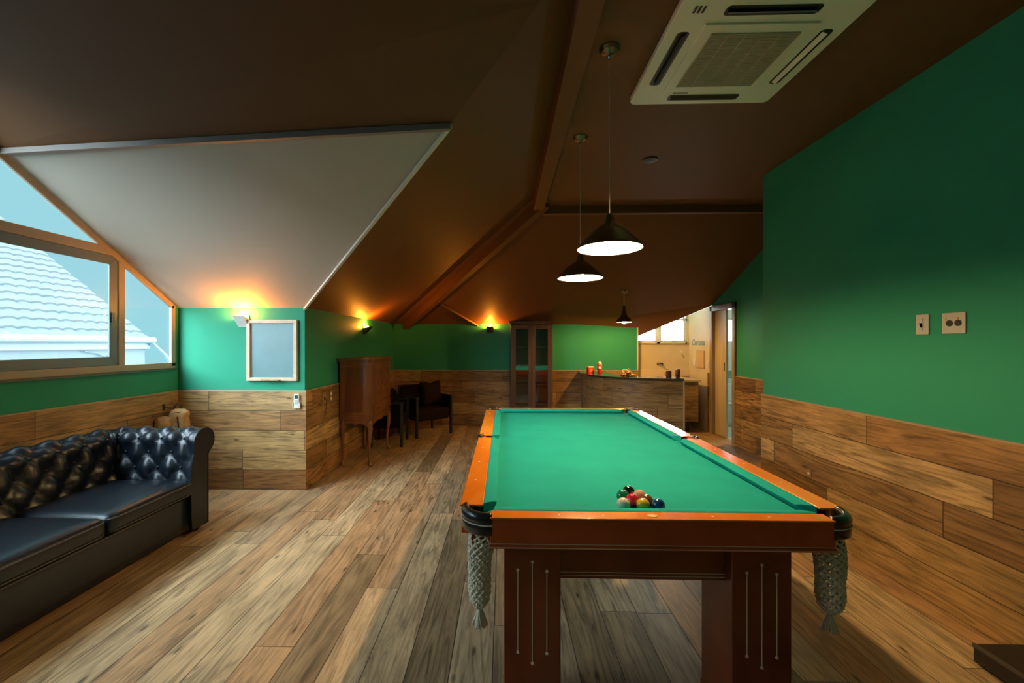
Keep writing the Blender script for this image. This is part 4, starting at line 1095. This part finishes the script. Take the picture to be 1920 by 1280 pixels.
t = empty('fuse_box', (3.352, 7.36, 1.03), -pi/2, 'flat beige fuse box door on the kitchen side wall under the lettering', 'fuse box')
M_fb = mat('beige_panel', (.62, .42, .24), .4)
bm = B(); box(bm, -.145, .145, -.012, 0, -.002, .30); obj('box_rim', bm, mat('fuse_box_rim', (.42, .30, .18), .4), t)
bm = B(); box(bm, -.135, .135, -.018, -.010, .008, .29); obj('box_door', bm, M_fb, t, bevel=.003)
plate_thing('light_switch', (3.352, 7.60, 1.12), 'x-', .06, .11, 'pale switch plate left of the beige fuse box', [('rocker', 'box', 0, 0, .03, .06, M_sw)], m=M_sw)
plate_thing('light_switch', (3.352, 7.115, 1.10), 'x-', .06, .12, 'pale switch plate right of the beige fuse box', [('rocker', 'box', 0, 0, .03, .06, M_sw)], m=M_sw)
# lettering on the kitchen side wall
cu = bpy.data.curves.new('lettering', 'FONT'); cu.body = 'Corona'; cu.size = .155; cu.extrude = .002; cu.align_x = 'CENTER'; cu.shear = .15; cu.offset = .001
to = bpy.data.objects.new('tmp', cu); C.objects.link(to)
dg = bpy.context.evaluated_depsgraph_get(); me = bpy.data.meshes.new_from_object(to.evaluated_get(dg)); bpy.data.objects.remove(to)
lt_ = bpy.data.objects.new('wall_lettering', me); C.objects.link(lt_); me.materials.clear(); me.materials.append(mat('pale_blue_lettering', (.16, .36, .42), .4))
lt_.matrix_world = Matrix.Translation((3.349, 7.46, 1.42)) @ Matrix.Rotation(-pi/2, 4, 'Z') @ Matrix.Rotation(pi/2, 4, 'X')
tag(lt_, 'pale blue script lettering on the kitchen side wall', 'lettering')

# ------------------------------------------------------------------ things on the bar
M_red = mat('red_plastic', (.75, .03, .015), .35); M_pinkw = mat('pale_lid', (.8, .62, .48), .4)
t = empty('red_box', (1.44, 7.16, BTZ), .2, 'square red tin with a pale lid on the left end of the bar', 'tin')
bm = B(); box(bm, -.05, .05, -.045, .045, 0, .088); obj('tin_body', bm, M_red, t, bevel=.006)
bm = B(); box(bm, -.052, .052, -.047, .047, .088, .108); obj('lid', bm, M_pinkw, t, bevel=.004)
bm = B(); box(bm, -.028, .028, -.0465, -.045, .02, .07); obj('label_patch', bm, mat('label_red', (.8, .16, .08), .5), t)
t = empty('red_bottle', (1.565, 7.02, BTZ), 0, 'tall red bottle with white cap and round white emblem on the bar', 'bottle')
bm = B(); lathe(bm, [(.033, 0), (.036, .004), (.036, .145), (.033, .15)], n=28); obj('bottle_body', bm, M_red, t, smooth=True)
bm = B(); lathe(bm, [(.034, .149), (.034, .172), (.020, .182), (.010, .185), (.010, .20), (.006, .203)], n=24); obj('cap', bm, M_pinkw, t)
bm = B(); lathe(bm, [(.022, -.0015), (.022, .0015)], n=24, M=Matrix.Translation((-.004, -.0365, .098)) @ Matrix.Rotation(pi/2, 4, 'X')); obj('emblem', bm, M_sw, t)
M_camo = mat('camouflage_cloth', (.3, .2, .1), .9); nt = M_camo.node_tree
nz = nt.nodes.new('ShaderNodeTexNoise'); nz.inputs['Scale'].default_value = 22; nz.inputs['Distortion'].default_value = 1.5; rp = nt.nodes.new('ShaderNodeValToRGB'); rp.color_ramp.interpolation = 'CONSTANT'
rp.color_ramp.elements[0].color = (.012, .010, .008, 1); rp.color_ramp.elements[1].color = (.55, .36, .13, 1); rp.color_ramp.elements[1].position = .52; e_ = rp.color_ramp.elements.new(.44); e_.color = (.10, .07, .03, 1)
tcc = nt.nodes.new('ShaderNodeTexCoord'); nt.links.new(tcc.outputs['Object'], nz.inputs['Vector']); nt.links.new(nz.outputs['Fac'], rp.inputs[0]); nt.links.new(rp.outputs[0], nt.nodes['Principled BSDF'].inputs['Base Color'])
t = empty('camouflage_cap', (1.855, 6.50, BTZ), .5, 'crumpled black and tan camouflage cap lying on the bar', 'cap')
bm = B(); ball(bm, (0, 0, 0), 1, 4)
rn = random.Random(4)
for v in bm.verts:
    a = math.atan2(v.co.y, v.co.x); k = 1+.07*sin(3*a+1)+.05*sin(7*a)*abs(v.co.z)
    v.co = Vector((v.co.x*.10*k, v.co.y*.085*k, max(v.co.z, 0)*.105*(1+.10*sin(5*a)*(1-v.co.z)+.08*sin(9*v.co.x))+(.0005)))
obj('cap_crown', bm, M_camo, t, smooth=True)
bm = B()
N_ = 14; top = []; 
for i in range(N_+1):
    a = pi*1.08+pi*.84*i/N_
    top.append([bm.verts.new((r*cos(a)*.095, r*sin(a)*.09-.0, .018-.010*(r-1))) for r in (.9, 1.3, 1.62 - .25*abs(i/N_-.5)*2)])
for i in range(N_):
    for k in range(2): bm.faces.new((top[i][k], top[i+1][k], top[i+1][k+1], top[i][k+1]))
obj('visor', bm, M_camo, t, smooth=True, solid=.005)
bm = B(); ball(bm, (0, 0, .106), .008, 2, (1, 1, .5)); obj('crown_button', bm, M_camo, t)
t = empty('mug', (2.395, 6.27, BTZ), .3, 'short dark maroon mug near the right end of the bar', 'mug')
M_mug = mat('maroon_glaze', (.13, .035, .03), .3, var=.5, vscale=40)
bm = B(); lathe(bm, [(.034, 0), (.038, .004), (.038, .088), (.034, .088), (.034, .01), (.005, .008)], n=28); obj('mug_body', bm, M_mug, t, smooth=False)
bm = B(); tube(bm, [(-.037, 0, .07), (-.056, 0, .066), (-.062, 0, .045), (-.056, 0, .024), (-.037, 0, .02)], .005, 8); obj('handle', bm, M_mug, t, smooth=True)
t = empty('drink_can', (2.49, 6.18, BTZ), 0, 'silver-topped patterned drink can at the right end of the bar', 'can')
M_can = mat('printed_can', (.16, .07, .08), .3, metal=.3, var=.8, vscale=34)
bm = B(); lathe(bm, [(.024, 0), (.033, .010), (.033, .104), (.026, .116)], n=28); obj('can_body', bm, M_can, t, smooth=True)
bm = B(); lathe(bm, [(.0265, .114), (.028, .120), (.024, .121), (.023, .118), (.002, .118)], n=28); obj('can_top', bm, mat('can_silver', (.7, .7, .72), .25, metal=1), t)
bm = B(); box(bm, -.006, .006, -.010, .012, .118, .1205); obj('pull_tab', bm, mat('tab_silver', (.75, .75, .76), .2, metal=1), t)

# ------------------------------------------------------------------ low black plinth by the right wall
t = empty('low_platform', (2.24, 1.2, 0), 0, 'low black box on the floor against the right wall', 'box')
bm = B(); box(bm, -.125, .14, -.78, .78, .012, .092); obj('box_body', bm, M_black, t, bevel=.004)
bm = B(); box(bm, -.127, -.117, -.782, .782, .078, .0925); obj('edge_strip', bm, mat('grey_edge', (.07, .065, .06), .4), t)
bm = B(); box(bm, -.11, .12, -.75, .75, 0, .013); obj('base_strip', bm, M_dark, t)

# ------------------------------------------------------------------ outside: neighbouring house
nh = empty('neighbour_house', (-9.0, 6.0, 0), 0, 'neighbouring house with pale tiled roof and gutter outside the window', 'house')
NX = -8.0; EZ = 1.56; NYE = 9.35
M_hw = mat('pale_blue_render', (.19, .27, .33), .7, var=.03, vscale=2)
bm = B(); box(bm, -14, NX, -6, NYE-.05, -3, EZ-.02); obj('wall', bm, M_hw, nh, world=True)
M_tile = mat('white_roof_tile', (.15, .19, .21), .75, spec=.1, var=.08, vscale=4)
bm = B(); pit = .60; rowL = .34; NR = 22; wl = .24
ytop = 10.497; xtop = -11.84
ny = 520; y0 = -6.0
def tz(y, f): return .028*abs(sin(pi*y/wl))**.8
prev = None
for r in range(NR):
    for e in (0, 1):
        xx = NX+.12-(r+e)*rowL*.857; zb = EZ+.03+pit*(NX-xx)
        lift = .034 if e == 0 else 0.0
        yend = NYE+(ytop-NYE)*min(1.6, max(0, (NX-xx)/(NX-xtop)))
        row = []
        for i in range(ny+1):
            y = y0+(yend-y0)*i/ny; yy = y+(r % 2)*wl*.0
            row.append(bm.verts.new((xx, y, zb+lift+tz(yy, e))))
        if prev:
            for i in range(ny): bm.faces.new((prev[i], prev[i+1], row[i+1], row[i]))
        prev = row
obj('roof', bm, M_tile, nh, world=True, smooth=False)
bm = B(); tube(bm, [(NX+.16, -6, EZ-.03), (NX+.16, NYE, EZ-.03)], .07, 12); box(bm, NX+.0, NX+.08, -6, NYE, EZ-.22, EZ-.10); obj('gutter', bm, mat('white_gutter', (.24, .33, .39), .5), nh, world=True)
bm = B(); tube(bm, [(NX+.12, NYE-.05, EZ-.05), (NX+.12, NYE+.35, EZ-.35), (NX+.12, NYE+.62, EZ-.65), (NX+.12, NYE+.62, -3)], .035, 10); obj('downpipe', bm, mat('pale_pipe', (.50, .66, .74), .5), nh, world=True)
bm = B(); box(bm, -14, NX-.15, NYE-.05, NYE+.75, -3, EZ-.6); obj('side_wing', bm, M_hw, nh, world=True)
bm = B(); tube(bm, [(NX+.03, 7.9, 1.30), (NX+.03, 8.15, 1.27), (NX+.03, 8.5, 1.10), (NX+.03, 8.85, .92), (NX+.03, 9.15, .80)], .010, 6)
lathe(bm, [(.045, 0), (.045, .03)], n=16, M=Matrix.Translation((NX+.0, 8.42, 1.16)) @ Matrix.Rotation(pi/2, 4, 'Y')); obj('cable', bm, mat('grey_cable', (.25, .36, .42), .5), nh, world=True)
